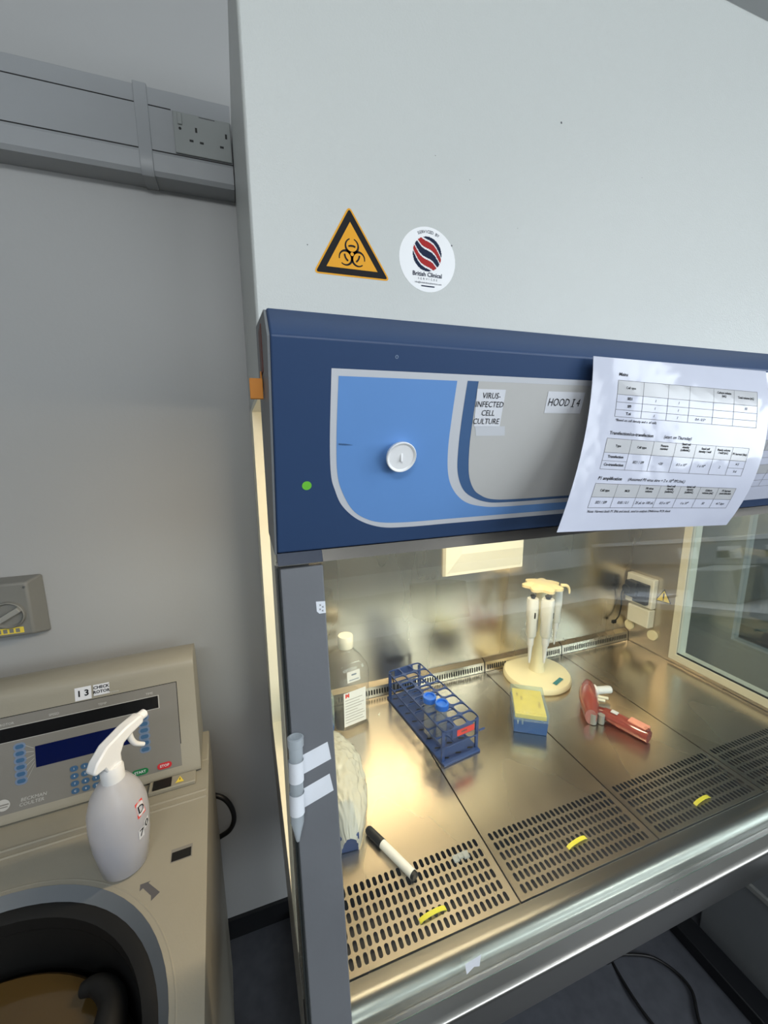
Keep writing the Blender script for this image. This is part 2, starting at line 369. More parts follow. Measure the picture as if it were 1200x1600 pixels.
# knob cap
bm = nb(); c0 = Vector(pm(.1660, .1145)); ax = Vector((0, -.9487, -.3162))
lathe(bm, [(0, 0), (.0120, 0), (.0130, .004), (.0172, .009), (.0176, .0125), (.0168, .0135), (.0152, .0130), (.0142, .0120), (0, .0115)], 32, c0, ax)
obj('round_knob', bm, M['white'], cab, smooth=35)
bm = nb(); kk = c0 + ax * .0112; box(bm, kk.x - .0013, kk.x + .0013, kk.y - .002, kk.y, kk.z - .0055, kk.z + .0055); obj('knob_ridge', bm, M['white'], bpy.data.objects['round_knob'], bevel=.0008)
# latch and tag at the end of the panel
bm = nb(); box(bm, XL - .0015, XL, .470, .508, .070, .118); obj('side_slot', bm, M['brown'], cab)
bm = nb(); prism(bm, [(.4880, .0690), (.4960, .0740), (.5060, .0600), (.4900, .0500)], XL - .0030, XL - .0016); box(bm, XL - .0155, XL - .0016, .480, .486, .042, .064); obj('latch_tab', bm, M['orange'], cab, label='orange plastic tab', bevel=.001)
# side walls with windows
def side(nm, x0, x1, y0, y1, z0, z1, mt=M['cream']):
    bm = plate('x', x0, x1 - x0, .484, WY - .002, -.79, .068, [(y0, y1, z0, z1)]); return obj(nm, bm, mt, cab)
side('side_wall', XL, IL - .0015, .56, .985, -.735, .058)
side('side_wall', IR + .0015, XR, .46 + .05, .829, -.707, -.10, M['cream'])
def skin(nm, x0, x1, y0, y1, z0, z1): obj(nm, plate('x', x0, x1 - x0, .484, 1.021, -.80, .06, [(y0, y1, z0, z1)]), M['steel'], cab)
skin('chamber_side', IL - .0012, IL, .56, .985, -.735, .058)
skin('chamber_side', IR, IR + .0012, .51, .829, -.707, -.10)
for x0, x1 in ((XL, IL - .0002), (IR + .0002, XR)):
    bm = nb(); prism(bm, [(.4795, -.1465), (.4838, -.1465), (.4838, -.79), (.387, -.79)], x0 + .001, x1 - .001); obj('front_jamb', bm, M['steelf'], cab)
# window frames (cream, slightly proud of the steel) and panes
def wframe(x0, x1, y0, y1, z0, z1, wd):
    bm = plate('x', x0, x1 - x0, y0 - wd, y1 + wd, z0 - wd, z1 + wd, [(y0, y1, z0, z1)])
    fr = obj('window_frame', bm, M['cream'], cab, bevel=.0015)
    obj('window_pane', Bx((x0 + x1) / 2 + .012, (x0 + x1) / 2 + .016, y0, y1, z0, z1), M['wglass'], fr)
wframe(IR - .004, IR, .51, .829, -.704, -.10, .024)
bm = nb(); box(bm, IR + .001, IR + .004, .51, .829, -.7065, -.7005); obj('window_seal', bm, M['rubber'], cab)
# back wall, ceiling and base of the chamber
obj('chamber_back', Bx(IL, IR, 1.021, 1.024, -.80, .06), M['steel'], cab)
obj('rear_housing', Bx(XL + .001, XR - .001, 1.0255, WY - .002, -.80, .066), M['body'], cab)
obj('chamber_ceiling', Bx(IL, IR, .578, 1.020, .056, .062), M['steel'], cab)
bm = nb(); cyl(bm, (.10, .615, .045), (.80, .615, .045), .008, 14); obj('lamp_tube', bm, M['lampy'], cab, smooth=40)
bm = nb(); box(bm, XL + .001, XR - .001, .440, WY - .002, -.95, -.801); obj('base_housing', bm, M['steelf'], cab, bevel=.003)
bm = nb(); box(bm, IL, IR, .425, 1.020, -.800, -.795); obj('plenum_floor', bm, M['dark'], cab)
# vent cover on the back
bm = nb(); x0, x1, z0, z1 = .537, .813, -.409, -.318
V = [bm.verts.new(p) for p in ((x0, 1.0205, z0), (x1, 1.0205, z0), (x1, 1.0205, -.18), (x0, 1.0205, -.18), (x0 + .004, 1.008, z0 + .004), (x1 - .003, 1.008, z0 + .004), (x1 - .003, 1.008, -.183), (x0 + .004, 1.008, -.183),
     (x0 + .012, 1.008, z0 + .012), (x1 - .010, 1.008, z0 + .012), (x1 - .016, .992, z0 + .072), (x0 + .046, .992, z0 + .072), (x1 - .016, .992, -.19), (x0 + .046, .992, -.19))]
for f in ((0, 1, 5, 4), (1, 2, 6, 5), (3, 0, 4, 7), (4, 5, 9, 8), (8, 9, 10, 11), (5, 6, 12, 10, 9), (7, 4, 8, 11, 13), (11, 10, 12, 13), (0, 3, 2, 1), (3, 7, 13, 12, 6, 2)): bm.faces.new([V[i] for i in f])
obj('vent_cover', bm, M['creamw'], cab)
# rear grille strips: four lengths with slots
def slots(bm, fn, u0, u1, v0, v1, n, sw, s0, s1, nseg=4):
    """plate strip with a row of n stadium slots; fn(u, v) -> 3d point"""
    pu = (u1 - u0) / n
    for i in range(n):
        a, b = u0 + i * pu, u0 + (i + 1) * pu; c = (a + b) / 2; r = sw / 2; hole = []
        for k in range(nseg + 1): t = math.pi * k / nseg; hole.append((c + r * math.cos(t), s1 - r + r * math.sin(t)))
        for k in range(nseg + 1): t = math.pi + math.pi * k / nseg; hole.append((c + r * math.cos(t), s0 + r + r * math.sin(t)))
        H = [bm.verts.new(fn(*h)) for h in hole]; m = nseg + 1
        cr, tr_, tl, cl = [bm.verts.new(fn(*q)) for q in ((b, v0), (b, v1), (a, v1), (a, v0))]
        half = nseg // 2
        # right, top, left, bottom rims
        bm.faces.new([cr, tr_, H[0], H[-1]])
        for k in range(nseg): bm.faces.new([tr_ if k < half else tl, H[k + 1], H[k]])
        bm.faces.new([tr_, tl, H[half]])
        bm.faces.new([tl, cl, H[m], H[m - 1]])
        for k in range(nseg): bm.faces.new([cl if k < half else cr, H[m + k + 1], H[m + k]])
        bm.faces.new([cl, cr, H[m + half]])
seams = [.0705, .3760, .6845, .9900, 1.2945]
for i in range(4):
    bm = nb(); a, b = seams[i] + .002, seams[i + 1] - .002
    fn = lambda u, v: (u, 1.002 + .10 * v, TZ + .001 + v)
    slots(bm, fn, a + .006, b - .006, .004, .024, 36, .0052, .0065, .0225)
    for (p, q, r, s) in ((a, a + .006, .0, .031), (b - .006, b, .0, .031), (a + .006, b - .006, 0, .004), (a + .006, b - .006, .024, .031)):
        bm.faces.new([bm.verts.new(fn(*t)) for t in ((p, r), (q, r), (q, s), (p, s))])
    bm.faces.new([bm.verts.new(t) for t in ((a, 1.0051, TZ + .032), (b, 1.0051, TZ + .032), (b, 1.0205, TZ + .040), (a, 1.0205, TZ + .040))])
    bmesh.ops.remove_doubles(bm, verts=bm.verts, dist=1e-5)
    obj('rear_grille', bm, M['steel'], cab)
bm = nb(); box(bm, IL, IR, 1.0095, 1.0205, TZ - .02, TZ + .028); obj('rear_duct', bm, M['dark'], cab)
# front rail: rounded steel lip in front of the trays
prof = [(.4240, -.7425), (.4100, -.7420), (.4040, -.7424), (.3990, -.7438), (.3950, -.7460), (.3915, -.7490), (.3885, -.7520), (.3860, -.7530), (.3740, -.7560), (.3600, -.7592), (.3550, -.7602), (.3525, -.7625), (.3515, -.7660), (.3515, -.8150), (.3560, -.8170), (.4390, -.8170), (.4390, -.7500), (.4240, -.7500)]
bm = nb(); prism(bm, prof, XL + .001, XR - .001); obj('front_rail', bm, M['steelf'], cab, smooth=50)
# tilted posts and sash
def sp(u, v, h=0): return (u, .459 - .1472 * v - .989 * h, -.145 - .989 * v + .1472 * h)
def slab(bm, u0, u1, v0, v1, h0, h1, mi=0):
    V = [bm.verts.new(sp(a, b, c)) for c in (h0, h1) for a, b in ((u0, v0), (u1, v0), (u1, v1), (u0, v1))]
    for f in ((0, 1, 2, 3), (7, 6, 5, 4), (0, 4, 5, 1), (1, 5, 6, 2), (2, 6, 7, 3), (3, 7, 4, 0)): bm.faces.new([V[i] for i in f]).material_index = mi
for a, b in ((XL + .0035, .0824), (IR - .012, XR - .001)):
    bm = nb(); slab(bm, a, b, .004, .66, -.018, 0); obj('sash_post', bm, M['post'], cab, bevel=.0015)
bm = nb(); slab(bm, XL - .0005, XL + .002, .003, .70, -.030, -.004); slab(bm, XL + .0022, XL + .0032, .003, .70, -.024, -.001); obj('post_rail', bm, M['rail'], cab)
bm = nb(); slab(bm, .0830, IR - .0125, .0, .6175, -.0085, -.0035); bm.faces.ensure_lookup_table()
bm.faces[4].material_index = 1
sash = obj('sash_glass', bm, [M['glass'], M['gedge']], cab)
obj('left_base_side', Bx(XL - .0005, XL + .0005, .43, WY - .004, -.95, -.745), M['steelf'], cab)
# stickers on the post and the glass
P = Print(sp); P.poly([(.0712, .0465), (.0822, .0475), (.0822, .0615), (.0745, .0615), (.0716, .0585)], 0, 1)
for (u, v) in ((.0760, .0510), (.0790, .0535), (.0755, .0560), (.0785, .0580)): P.text('x', u, v, .005, 1, 2)
P.done('note_sticker', [M['tape'], M['ink']], cab, label='small white sticker with handwriting at the post edge')
P = Print(sp); P.poly([(.2440, .5800), (.2700, .5770), (.2665, .5930), (.2580, .5900), (.2460, .5960)], 0, -10); P.done('paper_scrap', M['paper'], cab)
# stickers on the housing
def hm(u, v, h=0): return (u, .577 - h, v)
P = Print(hm)
def tri(cx, cy, a, b, c, mi, lift, rr=0):
    pts = []
    for (p, q, s) in ((a, b, c), (b, c, a), (c, a, b)):
        p, q, s = Vector(p), Vector(q), Vector(s); d1 = (s - p).normalized(); d2 = (q - p).normalized()
        for k in range(5):
            t = k / 4; pt = p + d1 * rr * (1 - t) ** 2 + d2 * rr * t ** 2; pts.append((pt.x, pt.y))
    P.poly(pts, mi, lift)
A, B, C = (.1556, .2995), (.1050, .2125), (.2130, .2135)
G = Vector(((A[0] + B[0] + C[0]) / 3, (A[1] + B[1] + C[1]) / 3))
def sc3(f): return [tuple(G + (Vector(p) - G) * f) for p in (A, B, C)]
tri(0, 0, *sc3(1), 0, 1, .008); tri(0, 0, *sc3(.93), 1, 2, .004); tri(0, 0, *sc3(.66), 0, 3, 0)
cx, cy = G.x + .0004, G.y - .0010; s = .0105
for k in range(3):
    a = 90 + 120 * k; ox, oy = cx + s * .92 * math.cos(R(a)), cy + s * .92 * math.sin(R(a))
    for j in range(26):
        t0, t1 = a + 18 + (324) * j / 26, a + 18 + 324 * (j + 1) / 26
        def th(t): return s * (.10 + .20 * (1 - math.cos(R(t - a))) / 2)
        P.poly([(ox + (s * .92 - th(t0)) * math.cos(R(t0)), oy + (s * .92 - th(t0)) * math.sin(R(t0))), (ox + s * .95 * math.cos(R(t0)), oy + s * .95 * math.sin(R(t0))),
                (ox + s * .95 * math.cos(R(t1)), oy + s * .95 * math.sin(R(t1))), (ox + (s * .92 - th(t1)) * math.cos(R(t1)), oy + (s * .92 - th(t1)) * math.sin(R(t1)))], 1, 4)
    P.arc(cx, cy, s * .88, s * 1.08, a - 27, a + 27, 1, 6, 8)
P.disc(cx, cy, s * .22, 0, 7, 14)
P.done('biohazard_sign', [M['yel'], M['ink']], cab, label='yellow triangular biohazard sticker')
P = Print(hm); cx, cy, rr = .2703, .2478, .0440
P.disc(cx, cy, rr, 0, 1, 48, .0425)
gx, gy, gr = cx - .0010, cy + .0075, .0225; N = 56
for i in range(N):
    for j in range(N):
        u, v = (i + .5) / N * 2 - 1, (j + .5) / N * 2 - 1
        if u * u + v * v > 1: continue
        q = v + 1.05 * u - .28 * math.sin(2.8 * u); k = None
        if abs(q) > .84: k = 2
        elif .33 < abs(q) < .73: k = 1
        elif abs(q) < .22: k = 2
        if k: P.rect(gx + (i / N * 2 - 1) * gr, gx + ((i + 1) / N * 2 - 1) * gr, gy + (j / N * 2 - 1) * gr, gy + ((j + 1) / N * 2 - 1) * gr, k, 2)
T = dict(down=False)
for k, ch in enumerate('SERVICED BY'): a = R(114 - 4.9 * k); P.text(ch, cx + .0365 * math.cos(a), cy - .0005 + .0365 * math.sin(a), .0056, 2, 3, down=False, ang=a - math.pi / 2)
P.text('British Clinical', cx - .0005, cy - .0195, .0080, 2, 3, down=False, bold=.02)
P.text('SERVICES', cx, cy - .0255, .0038, 2, 3, down=False, space=2.1)
P.text('info@britishclinicalservices.com', cx + .001, cy - .0305, .0033, 2, 3, down=False)
P.rect(cx - .010, cx + .011, cy - .0355, cy - .0340, 2, 3)
P.done('service_sticker', [M['white'], M['red'], M['navy']], cab, label='round white service company sticker')
for u, v, r_ in ((.489, .463, .0016), (.3080, .2712, .0013), (.0990, .2450, .0008), (.335, .36, .0006), (.42, .31, .0005), (.28, .38, .0006), (.66, .42, .0006)): P = Print(hm); P.disc(u, v, r_, 0, 1, 8); P.done('paint_chip', M['inkg'], cab)

# ---- four lift-out trays
wheres = ['steel work tray at the end by the grey post, marker pen lying across its slots', 'steel work tray with the yellow pipette tip box across its rear edge seam',
          'steel work tray under the pink pipette controller', 'steel work tray beside the side window of the hood']
for i in range(4):
    a, b = seams[i] + .0015, seams[i + 1] - .0015
    t = thing('work_tray', wheres[i], 'tray', ((a + b) / 2, .72, TZ - .002), group='lift-out steel trays of the work surface')
    bm = nb(); ya, yb, yf = .4255, .5455, 1.0005; NC = 26; pu = (b - a - .020) / NC
    fn = lambda u, v: (u, v, TZ)
    rows = 6; ph = .0188
    for r_ in range(rows): slots(bm, fn, a + .010, b - .010, .4310 + r_ * ph, .4310 + (r_ + 1) * ph, NC, .0066, .4310 + r_ * ph + .0018, .4310 + r_ * ph + .0168)
    yt = .4310 + rows * ph
    for (p, q, r_, s) in ((a, a + .010, ya, yf), (b - .010, b, ya, yf), (a + .010, b - .010, ya, .4310), (a + .010, b - .010, yt, yf)):
        bm.faces.new([bm.verts.new(fn(*w)) for w in ((p, r_), (q, r_), (q, s), (p, s))])
    # turned-down rim
    for (p, q) in (((a, ya), (b, ya)), ((b, ya), (b, yf)), ((b, yf), (a, yf)), ((a, yf), (a, ya))):
        bm.faces.new([bm.verts.new(w) for w in ((*p, TZ), (*q, TZ), (*q, TZ - .020), (*p, TZ - .020))])
    bmesh.ops.remove_doubles(bm, verts=bm.verts, dist=1e-5)
    obj('tray_plate', bm, M['tray'], t)
    if i < 3:
        bm = nb(); c = [.2345, .5350, .8430][i]; y = [.4560, .4700, .4530][i]; n = 10; H = .0050; wd = .0034; hl = .0235
        yaw = R([4, 6, 4][i])
        rows_ = []
        for k in range(n + 1):
            s = -1 + 2 * k / n; zz = TZ + .0008 + H * (1 - s ** 2) ** .6
            rows_.append([bm.verts.new((c + hl * s * math.cos(yaw) - e * math.sin(yaw), y + hl * s * math.sin(yaw) + e * math.cos(yaw), zz + dz)) for e, dz in ((-wd, 0), (wd, 0), (wd, .0012), (-wd, .0012))])
        for p, q in zip(rows_, rows_[1:]):
            for k in range(4): bm.faces.new((p[k], p[(k + 1) % 4], q[(k + 1) % 4], q[k]))
        bm.faces.new(rows_[0]); bm.faces.new(rows_[-1][::-1])
        obj('lifting_strap', bm, M['handle'], t, smooth=40, label='yellow lifting strap')

# ---- cabinet stand and under-hood things
st = thing('cabinet_stand', 'black steel stand frame under the hood with flat feet on the floor', 'stand', (.68, .75, FZ))
for x in (.055, 1.255):
    bm = nb(); box(bm, x, x + .05, .80, .85, FZ + .045, -.951); obj('leg', bm, M['black'], st, bevel=.003)
    bm = nb(); box(bm, x - .005, x + .065, .42, 1.15, FZ + .001, FZ + .045); obj('foot', bm, M['black'], st, bevel=.003)
bm = nb(); box(bm, .11, 1.25, .80, .85, -1.0, -.951); obj('crossbar', bm, M['black'], st)

# ------------------------------------------------------------------ laminated sheets on the panel
def sheetmap(rows, off=0):
    """rows: three (left, right) pairs of points down the sheet; returns f(u, v, lift)"""
    Rr = [(Vector(a), Vector(b)) for a, b in rows]
    def at(u, v):
        t = v; w0, w1, w2 = 2 * (t - .45) * (t - 1) / .9, t * (t - 1) / (.45 * -.55), 2 * t * (t - .45) / 1.1
        L = [a.lerp(b, u) for a, b in Rr]; return L[0] * w0 + L[1] * w1 + L[2] * w2
    def f(u, v, h=0):
        p = at(u, v); du = at(u + .01, v) - p; dv = at(u, v + .01) - p; n = du.cross(dv).normalized()
        if n.y > 0: n = -n
        return p + n * h
    return f
def sheet(label, rows, content, group):
    f = sheetmap(rows); t = thing('laminated_sheet', label, 'sheet', (rows[2][0][0], rows[2][0][1], rows[2][0][2]), group=group)
    bm = nb(); n = 12; V = {}
    for h in (0, -.0006):
        for i in range(n + 1):
            for j in range(n + 1): V[h, i, j] = bm.verts.new(f(i / n, j / n, h))
        for i in range(n):
            for j in range(n): bm.faces.new((V[h, i, j], V[h, i + 1, j], V[h, i + 1, j + 1], V[h, i, j + 1]))
    for i in range(n):
        for j in (0, n): bm.faces.new((V[0, i, j], V[0, i + 1, j], V[-.0006, i + 1, j], V[-.0006, i, j])); bm.faces.new((V[0, j, i], V[0, j, i + 1], V[-.0006, j, i + 1], V[-.0006, j, i]))
    obj('film', bm, M['lam'], t, smooth=60)
    P = Print(f); P.L = .00012; content(P, f); P.done('printing', [M['ink'], M['cellg'], M['inkg']], t)
    return t
def q01(P, u0, u1, v0, v1, mi, lift, n=4):
    for k in range(n): P.rect(u0 + (u1 - u0) * k / n, u0 + (u1 - u0) * (k + 1) / n, v0, v1, mi, lift)
ASP = .30 / .215
def ptext(P, s, u, v, size, mi=0, align='CENTER', shear=0, bold=0):
    V, F = text2d(s, size, align=align, shear=shear, bold=bold)
    vv = [P.bm.verts.new(P.f(u + x, v - y * ASP, 3 * P.L)) for x, y in V]
    for f in F:
        try: P.bm.faces.new([vv[i] for i in f]).material_index = mi
        except ValueError: pass
def table(P, cols, vs, head, cells, hs=.0145):
    q01(P, cols[0], cols[-1], vs[0], vs[1], 1, 1, 7)
    for v in vs: q01(P, cols[0], cols[-1], v - .0012, v + .0012, 2, 2, 7)
    for c in cols:
        for k in range(3): P.rect(c - .0009, c + .0009, vs[0] + (vs[-1] - vs[0]) * k / 3, vs[0] + (vs[-1] - vs[0]) * (k + 1) / 3, 2, 2)
    for k, hd in enumerate(head):
        n = hd.count('\n'); ptext(P, hd, (cols[k] + cols[k + 1]) / 2, (vs[0] + vs[1]) / 2 - n * .010, hs, 0, bold=.03)
    for (k, v, s, b) in cells: ptext(P, s, (cols[k] + cols[k + 1]) / 2, v, .0155, 0, bold=.03 if b else .008, shear=.25 if not b else 0)
def page1(P, f):
    ptext(P, 'Mains', .125, .092, .020, 0, 'LEFT', .2, .015)
    c = [.125, .257, .39, .51, .65, .775, .925]
    cells = [(0, .2325, 'Sf21', 1), (0, .2775, 'Sf9', 1), (0, .321, 'T.ni', 1), (3, .321, '0.4 - 0.5*', 0), (5, .2325, '50', 0)]
    cells += [(k, v, '1', 0) for k in (1, 2) for v in (.2325, .2775, .321)]
    table(P, c, [.127, .21, .255, .30, .342], ['Cell type', '', '', '', 'Culture volume\n(mL)', 'Total volume (mL)'], cells, .0135)
    ptext(P, '*Based on cell density and v. of cells', .13, .362, .0145, 0, 'LEFT', .2, .01)
    ptext(P, 'Transfection/co-transfection', .115, .440, .0195, 0, 'LEFT', 0, .02); ptext(P, '(start on Thursday)', .395, .440, .0195, 0, 'LEFT', .25, .01)
    c = [.108, .232, .350, .470, .585, .700, .805, .905]
    table(P, c, [.472, .555, .652], ['Type', 'Cell type', 'Passage\nnumber', 'Seed cell\ndensity\n(cells/mL)', 'Seed cell\ndensity / well', 'Ready volume\n/ well (mL)', 'P1 harvest (day)'],
          [(0, .578, 'Transfection', 1), (0, .625, 'Co-transfection', 1), (1, .603, 'Sf21 / Sf9', 0), (2, .603, '<20', 0), (3, .603, '0.5 x 10\u2076', 0), (4, .603, '1 x 10\u2076', 0), (5, .603, '2', 0), (6, .578, '4-5', 0), (6, .625, '5-6', 0)], .0135)
    q01(P, c[0], c[1], .602, .604, 2, 2, 1); q01(P, c[6], c[7], .602, .604, 2, 2, 1)
    ptext(P, 'P1 amplification', .112, .705, .0190, 0, 'LEFT', .1, .02); ptext(P, '(Assumed P0 virus titre = 2 x 10\u2078 PFU/mL)', .265, .705, .0180, 0, 'LEFT', .25, .008)
    c = [.108, .222, .340, .455, .570, .688, .800, .910]
    table(P, c, [.735, .812, .872], ['Cell type', 'MOI', 'P0 virus\nvolume', 'Seed cell\ndensity\n(cells/mL)', 'Initial cell\ndensity\n(cells/mL)', 'Culture\nvolume (mL)', 'P1 harvest\npost-infection'],
          [(0, .842, 'Sf21 / Sf9', 0), (1, .842, '0.05 / 0.1', 0), (2, .842, '25 \u00b5L to 100 \u00b5L', 0), (3, .842, '0.5 x 10\u2076', 0), (4, .842, '1 x 10\u2076', 0), (5, .842, '50', 0), (6, .842, '4-7 days', 0)], .0130)
    ptext(P, 'Note: Harvest both P1 SNs and stock, send to analysis DNA/virus PCR check', .112, .893, .0145, 0, 'LEFT', .15, .01)
sheet('curling laminated sheet with printed tables hanging over the blue hood panel',
      [((.389, .3815, .0890), (.6995, .3815, .0855)), ((.3881, .3830, .0028), (.6923, .3650, -.0173)), ((.3440, .3700, -.1122), (.6450, .3700, -.1275))], page1, 'laminated sheets on the hood panel')
def page2(P, f):
    c = [.05, .18, .30, .42, .55, .68, .80, .95]
    table(P, c, [.10, .2, .25, .30, .35], ['Type', 'Cell', '', '', '', '', ''], [], .014)
    table(P, c, [.46, .54, .60, .66], ['Type', 'Cell', '', '', '', '', ''], [], .014)
    table(P, c, [.66, .74, .80, .86], ['Sf9', '', '', '', '', '', ''], [(0, .78, 'Sf9', 1), (1, .78, 'MOI 2', 0), (0, .83, 'T.ni', 1), (1, .83, 'MOI 2', 0)], .014)
    ptext(P, 'Note: see the other page', .05, .90, .0145, 0, 'LEFT', .15, .01)
sheet('second laminated sheet, mostly hidden behind the edge of the curling printed sheet',
      [((.682, .3860, .0850), (.985, .3860, .0850)), ((.675, .3990, -.0080), (.978, .3990, -.0080)), ((.668, .4300, -.1090), (.971, .4300, -.1090))], page2, 'laminated sheets on the hood panel')

# ------------------------------------------------------------------ things on the trays
def conical(t, r, L, mt, capm=None, cone=.018):
    """screw-top conical tube in local coordinates, tip down at z=0"""
    bm = nb(); lathe(bm, [(0, 0), (.003, .0005), (r * .55, cone * .55), (r, cone), (r, L - .012), (r * .97, L - .012), (r * .97, L)], 24); lathe(bm, [(r * .88, L), (r * .88, cone + .002), (.002, .003), (0, .003)], 24)
    obj('tube_body', bm, mt, t, local=True, smooth=40)
    if capm:
        bm = nb(); lathe(bm, [(r * 1.02, L - .012), (r * 1.20, L - .011), (r * 1.20, L + .001), (r * 1.12, L + .0025), (r * .86, L + .0025), (r * .80, L - .0015), (0, L - .0015)], 28)
        obj('screw_cap', bm, capm, t, local=True, smooth=35)
# tube rack
rk = thing('tube_rack', 'blue plastic tube rack with three rows of open rings and a red label', 'rack', (.4185, .853, TZ), R(8.0))
W2, L2 = .0525, .1400; zt = .088
bm = nb(); box(bm, -W2, W2, -L2, L2, 0, .006); obj('base_plate', bm, M['rack'], rk, local=True, bevel=.0015)
P = Print(lambda u, v, h=0: (u, v, .0061 + h))
for i in range(3):
    for j in range(8):
        x, y = -.035 + .035 * i, -.122 + .0348 * j; P.poly([(x - .0095, y - .001), (x + .0035, y - .0055), (x + .0075, y - .003), (x - .0045, y + .003)], 0, 1)
P.done('base_slots', M['slot'], rk, local=True)
def ringgrid(bm, z, w2, l2, nx, ny, h, t, r):
    """grid of rounded openings"""
    px, py = 2 * w2 / nx, 2 * l2 / ny
    for i in range(nx):
        for j in range(ny):
            x0, y0 = -w2 + px * i, -l2 + py * j; cx, cy = x0 + px / 2, y0 + py / 2; inner = []; outer = []
            n = 24
            for k in range(n):
                a = 2 * math.pi * k / n; c, s = math.cos(a), math.sin(a); e = 2 / 3.6
                inner.append((cx + (px / 2 - t) * math.copysign(abs(c) ** e, c), cy + (py / 2 - t) * math.copysign(abs(s) ** e, s)))
                mq = max(abs(c), abs(s)); 
                if (i in (0, nx - 1)) and (j in (0, ny - 1)) and (c * (1 if i else -1) > 0) and (s * (1 if j else -1) > 0): outer.append((cx + px / 2 * math.copysign(abs(c) ** .62, c), cy + py / 2 * math.copysign(abs(s) ** .62, s)))
                else: outer.append((cx + px / 2 * c / mq, cy + py / 2 * s / mq))
            I0 = [bm.verts.new((*p, z)) for p in inner]; O0 = [bm.verts.new((*p, z)) for p in outer]; I1 = [bm.verts.new((*p, z + h)) for p in inner]; O1 = [bm.verts.new((*p, z + h)) for p in outer]
            for k in range(n):
                m_ = (k + 1) % n
                bm.faces.new((I1[k], I1[m_], O1[m_], O1[k])); bm.faces.new((I0[k], O0[k], O0[m_], I0[m_])); bm.faces.new((I0[k], I0[m_], I1[m_], I1[k])); bm.faces.new((O0[k], O1[k], O1[m_], O0[m_]))
bm = nb(); ringgrid(bm, zt - .004, W2, L2 - .004, 3, 8, .004, .0013, .01); obj('top_grid', bm, M['rack'], rk, local=True)
bm = nb(); ringgrid(bm, .044, W2, L2 - .004, 3, 8, .003, .0012, .01); obj('middle_grid', bm, M['rack'], rk, local=True)
for sy in (-1, 1):
    for sx in (-1, 1):
        bm = nb(); box(bm, sx * (W2 - .004) - .004, sx * (W2 - .004) + .004, sy * (L2 - .012) - .002, sy * (L2 - .012) + .002, .006, zt - .004); obj('upright', bm, M['rack'], rk, local=True)
    bm = nb(); box(bm, -.030, .030, sy * (L2 - .005) - .0015, sy * (L2 - .005) + .0015, zt - .026, zt - .001); e = obj('end_plate', bm, M['rack'], rk, local=True, bevel=.0008)
    if sy < 0:
        P = Print(lambda u, v, h=0: (u, -L2 + .0035 - h, v)); P.rect(-.016, .034, zt - .024, zt - .008, 0, 1); P.rect(-.004, .012, zt - .0175, zt - .0135, 1, 2); P.done('rack_label', [M['redl'], M['pinkd']], rk, local=True, label='red paper label')
bm = nb(); box(bm, W2, W2 + .016, -L2 + .006, -L2 + .009, .050, .054); obj('side_lug', bm, M['rack'], rk, local=True)
def rkpos(x, y): a = R(8.0); return (.4185 + x * math.cos(a) - y * math.sin(a), .853 + x * math.sin(a) + y * math.cos(a))
for k, (x, y, lb) in enumerate(((-.0175 * 1.0 - .0180, -.0515, 'blue capped clear tube in the rack, the one farther from the red label'), (-.0175 * 1.0 - .0180, -.0860, 'blue capped clear tube in the rack, the one closer to the red label'))):
    X, Y = rkpos(x + .012 * k, y); t = thing('conical_tube', lb, 'tube', (X, Y, TZ + .0075), group='blue capped tubes in the blue rack'); conical(t, .0136, .112, M['tube'], M['capb'])
# media bottle
mb = thing('media_bottle', 'clear square plastic bottle with white cap and white printed label', 'bottle', (.2200, .9420, TZ), R(12))
bm = nb(); lathe(bm, [(0, .001), (.044, .001), (.048, .006), (.049, .15), (.046, .166), (.032, .188), (.0175, .200), (.0160, .205), (.0160, .214)], 40, sq=5)
obj('bottle_body', bm, M['bott'], mb, local=True, smooth=40)
bm = nb(); lathe(bm, [(0, .003), (.0425, .003), (.0465, .008), (.0465, .060), (0, .060)], 40, sq=5); obj('liquid', bm, clear('bottle_liquid', (.985, .985, .96), .02, ior=1.33, haze=.03), mb, local=True, smooth=40)
bm = nb(); lathe(bm, [(0, .208), (.0195, .208), (.0200, .210), (.0200, .236), (.0185, .240), (0, .240)], 40)
obj('bottle_cap', bm, M['creamw'], mb, local=True, smooth=35)
P = Print(lambda u, v, h=0: (u, -.0485 - h, v)); P.rect(-.032, .030, .018, .112, 0, 2); P.text('M', -.022, .103, .014, 1, 3, down=False, bold=.06)
for k in range(9): P.rect(-.028, [.020, .012, .024, .018, .006, .022, .026, .020, .024][k], .090 - .0078 * k, .0915 - .0078 * k, 2, 3)
P.done('bottle_label', [M['white'], M['redl'], M['grey']], mb, local=True, label='white printed label with red mark')
P = Print(lambda u, v, h=0: (u, -.0440 + (v - .125) * .10 - h, v)); P.rect(-.018, .018, .133, .162, 0, 4); P.rect(-.006, .008, .150, .154, 1, 5); P.rect(-.013, .014, .138, .140, 1, 5); P.done('neck_label', [M['white'], M['keyb']], mb, local=True)
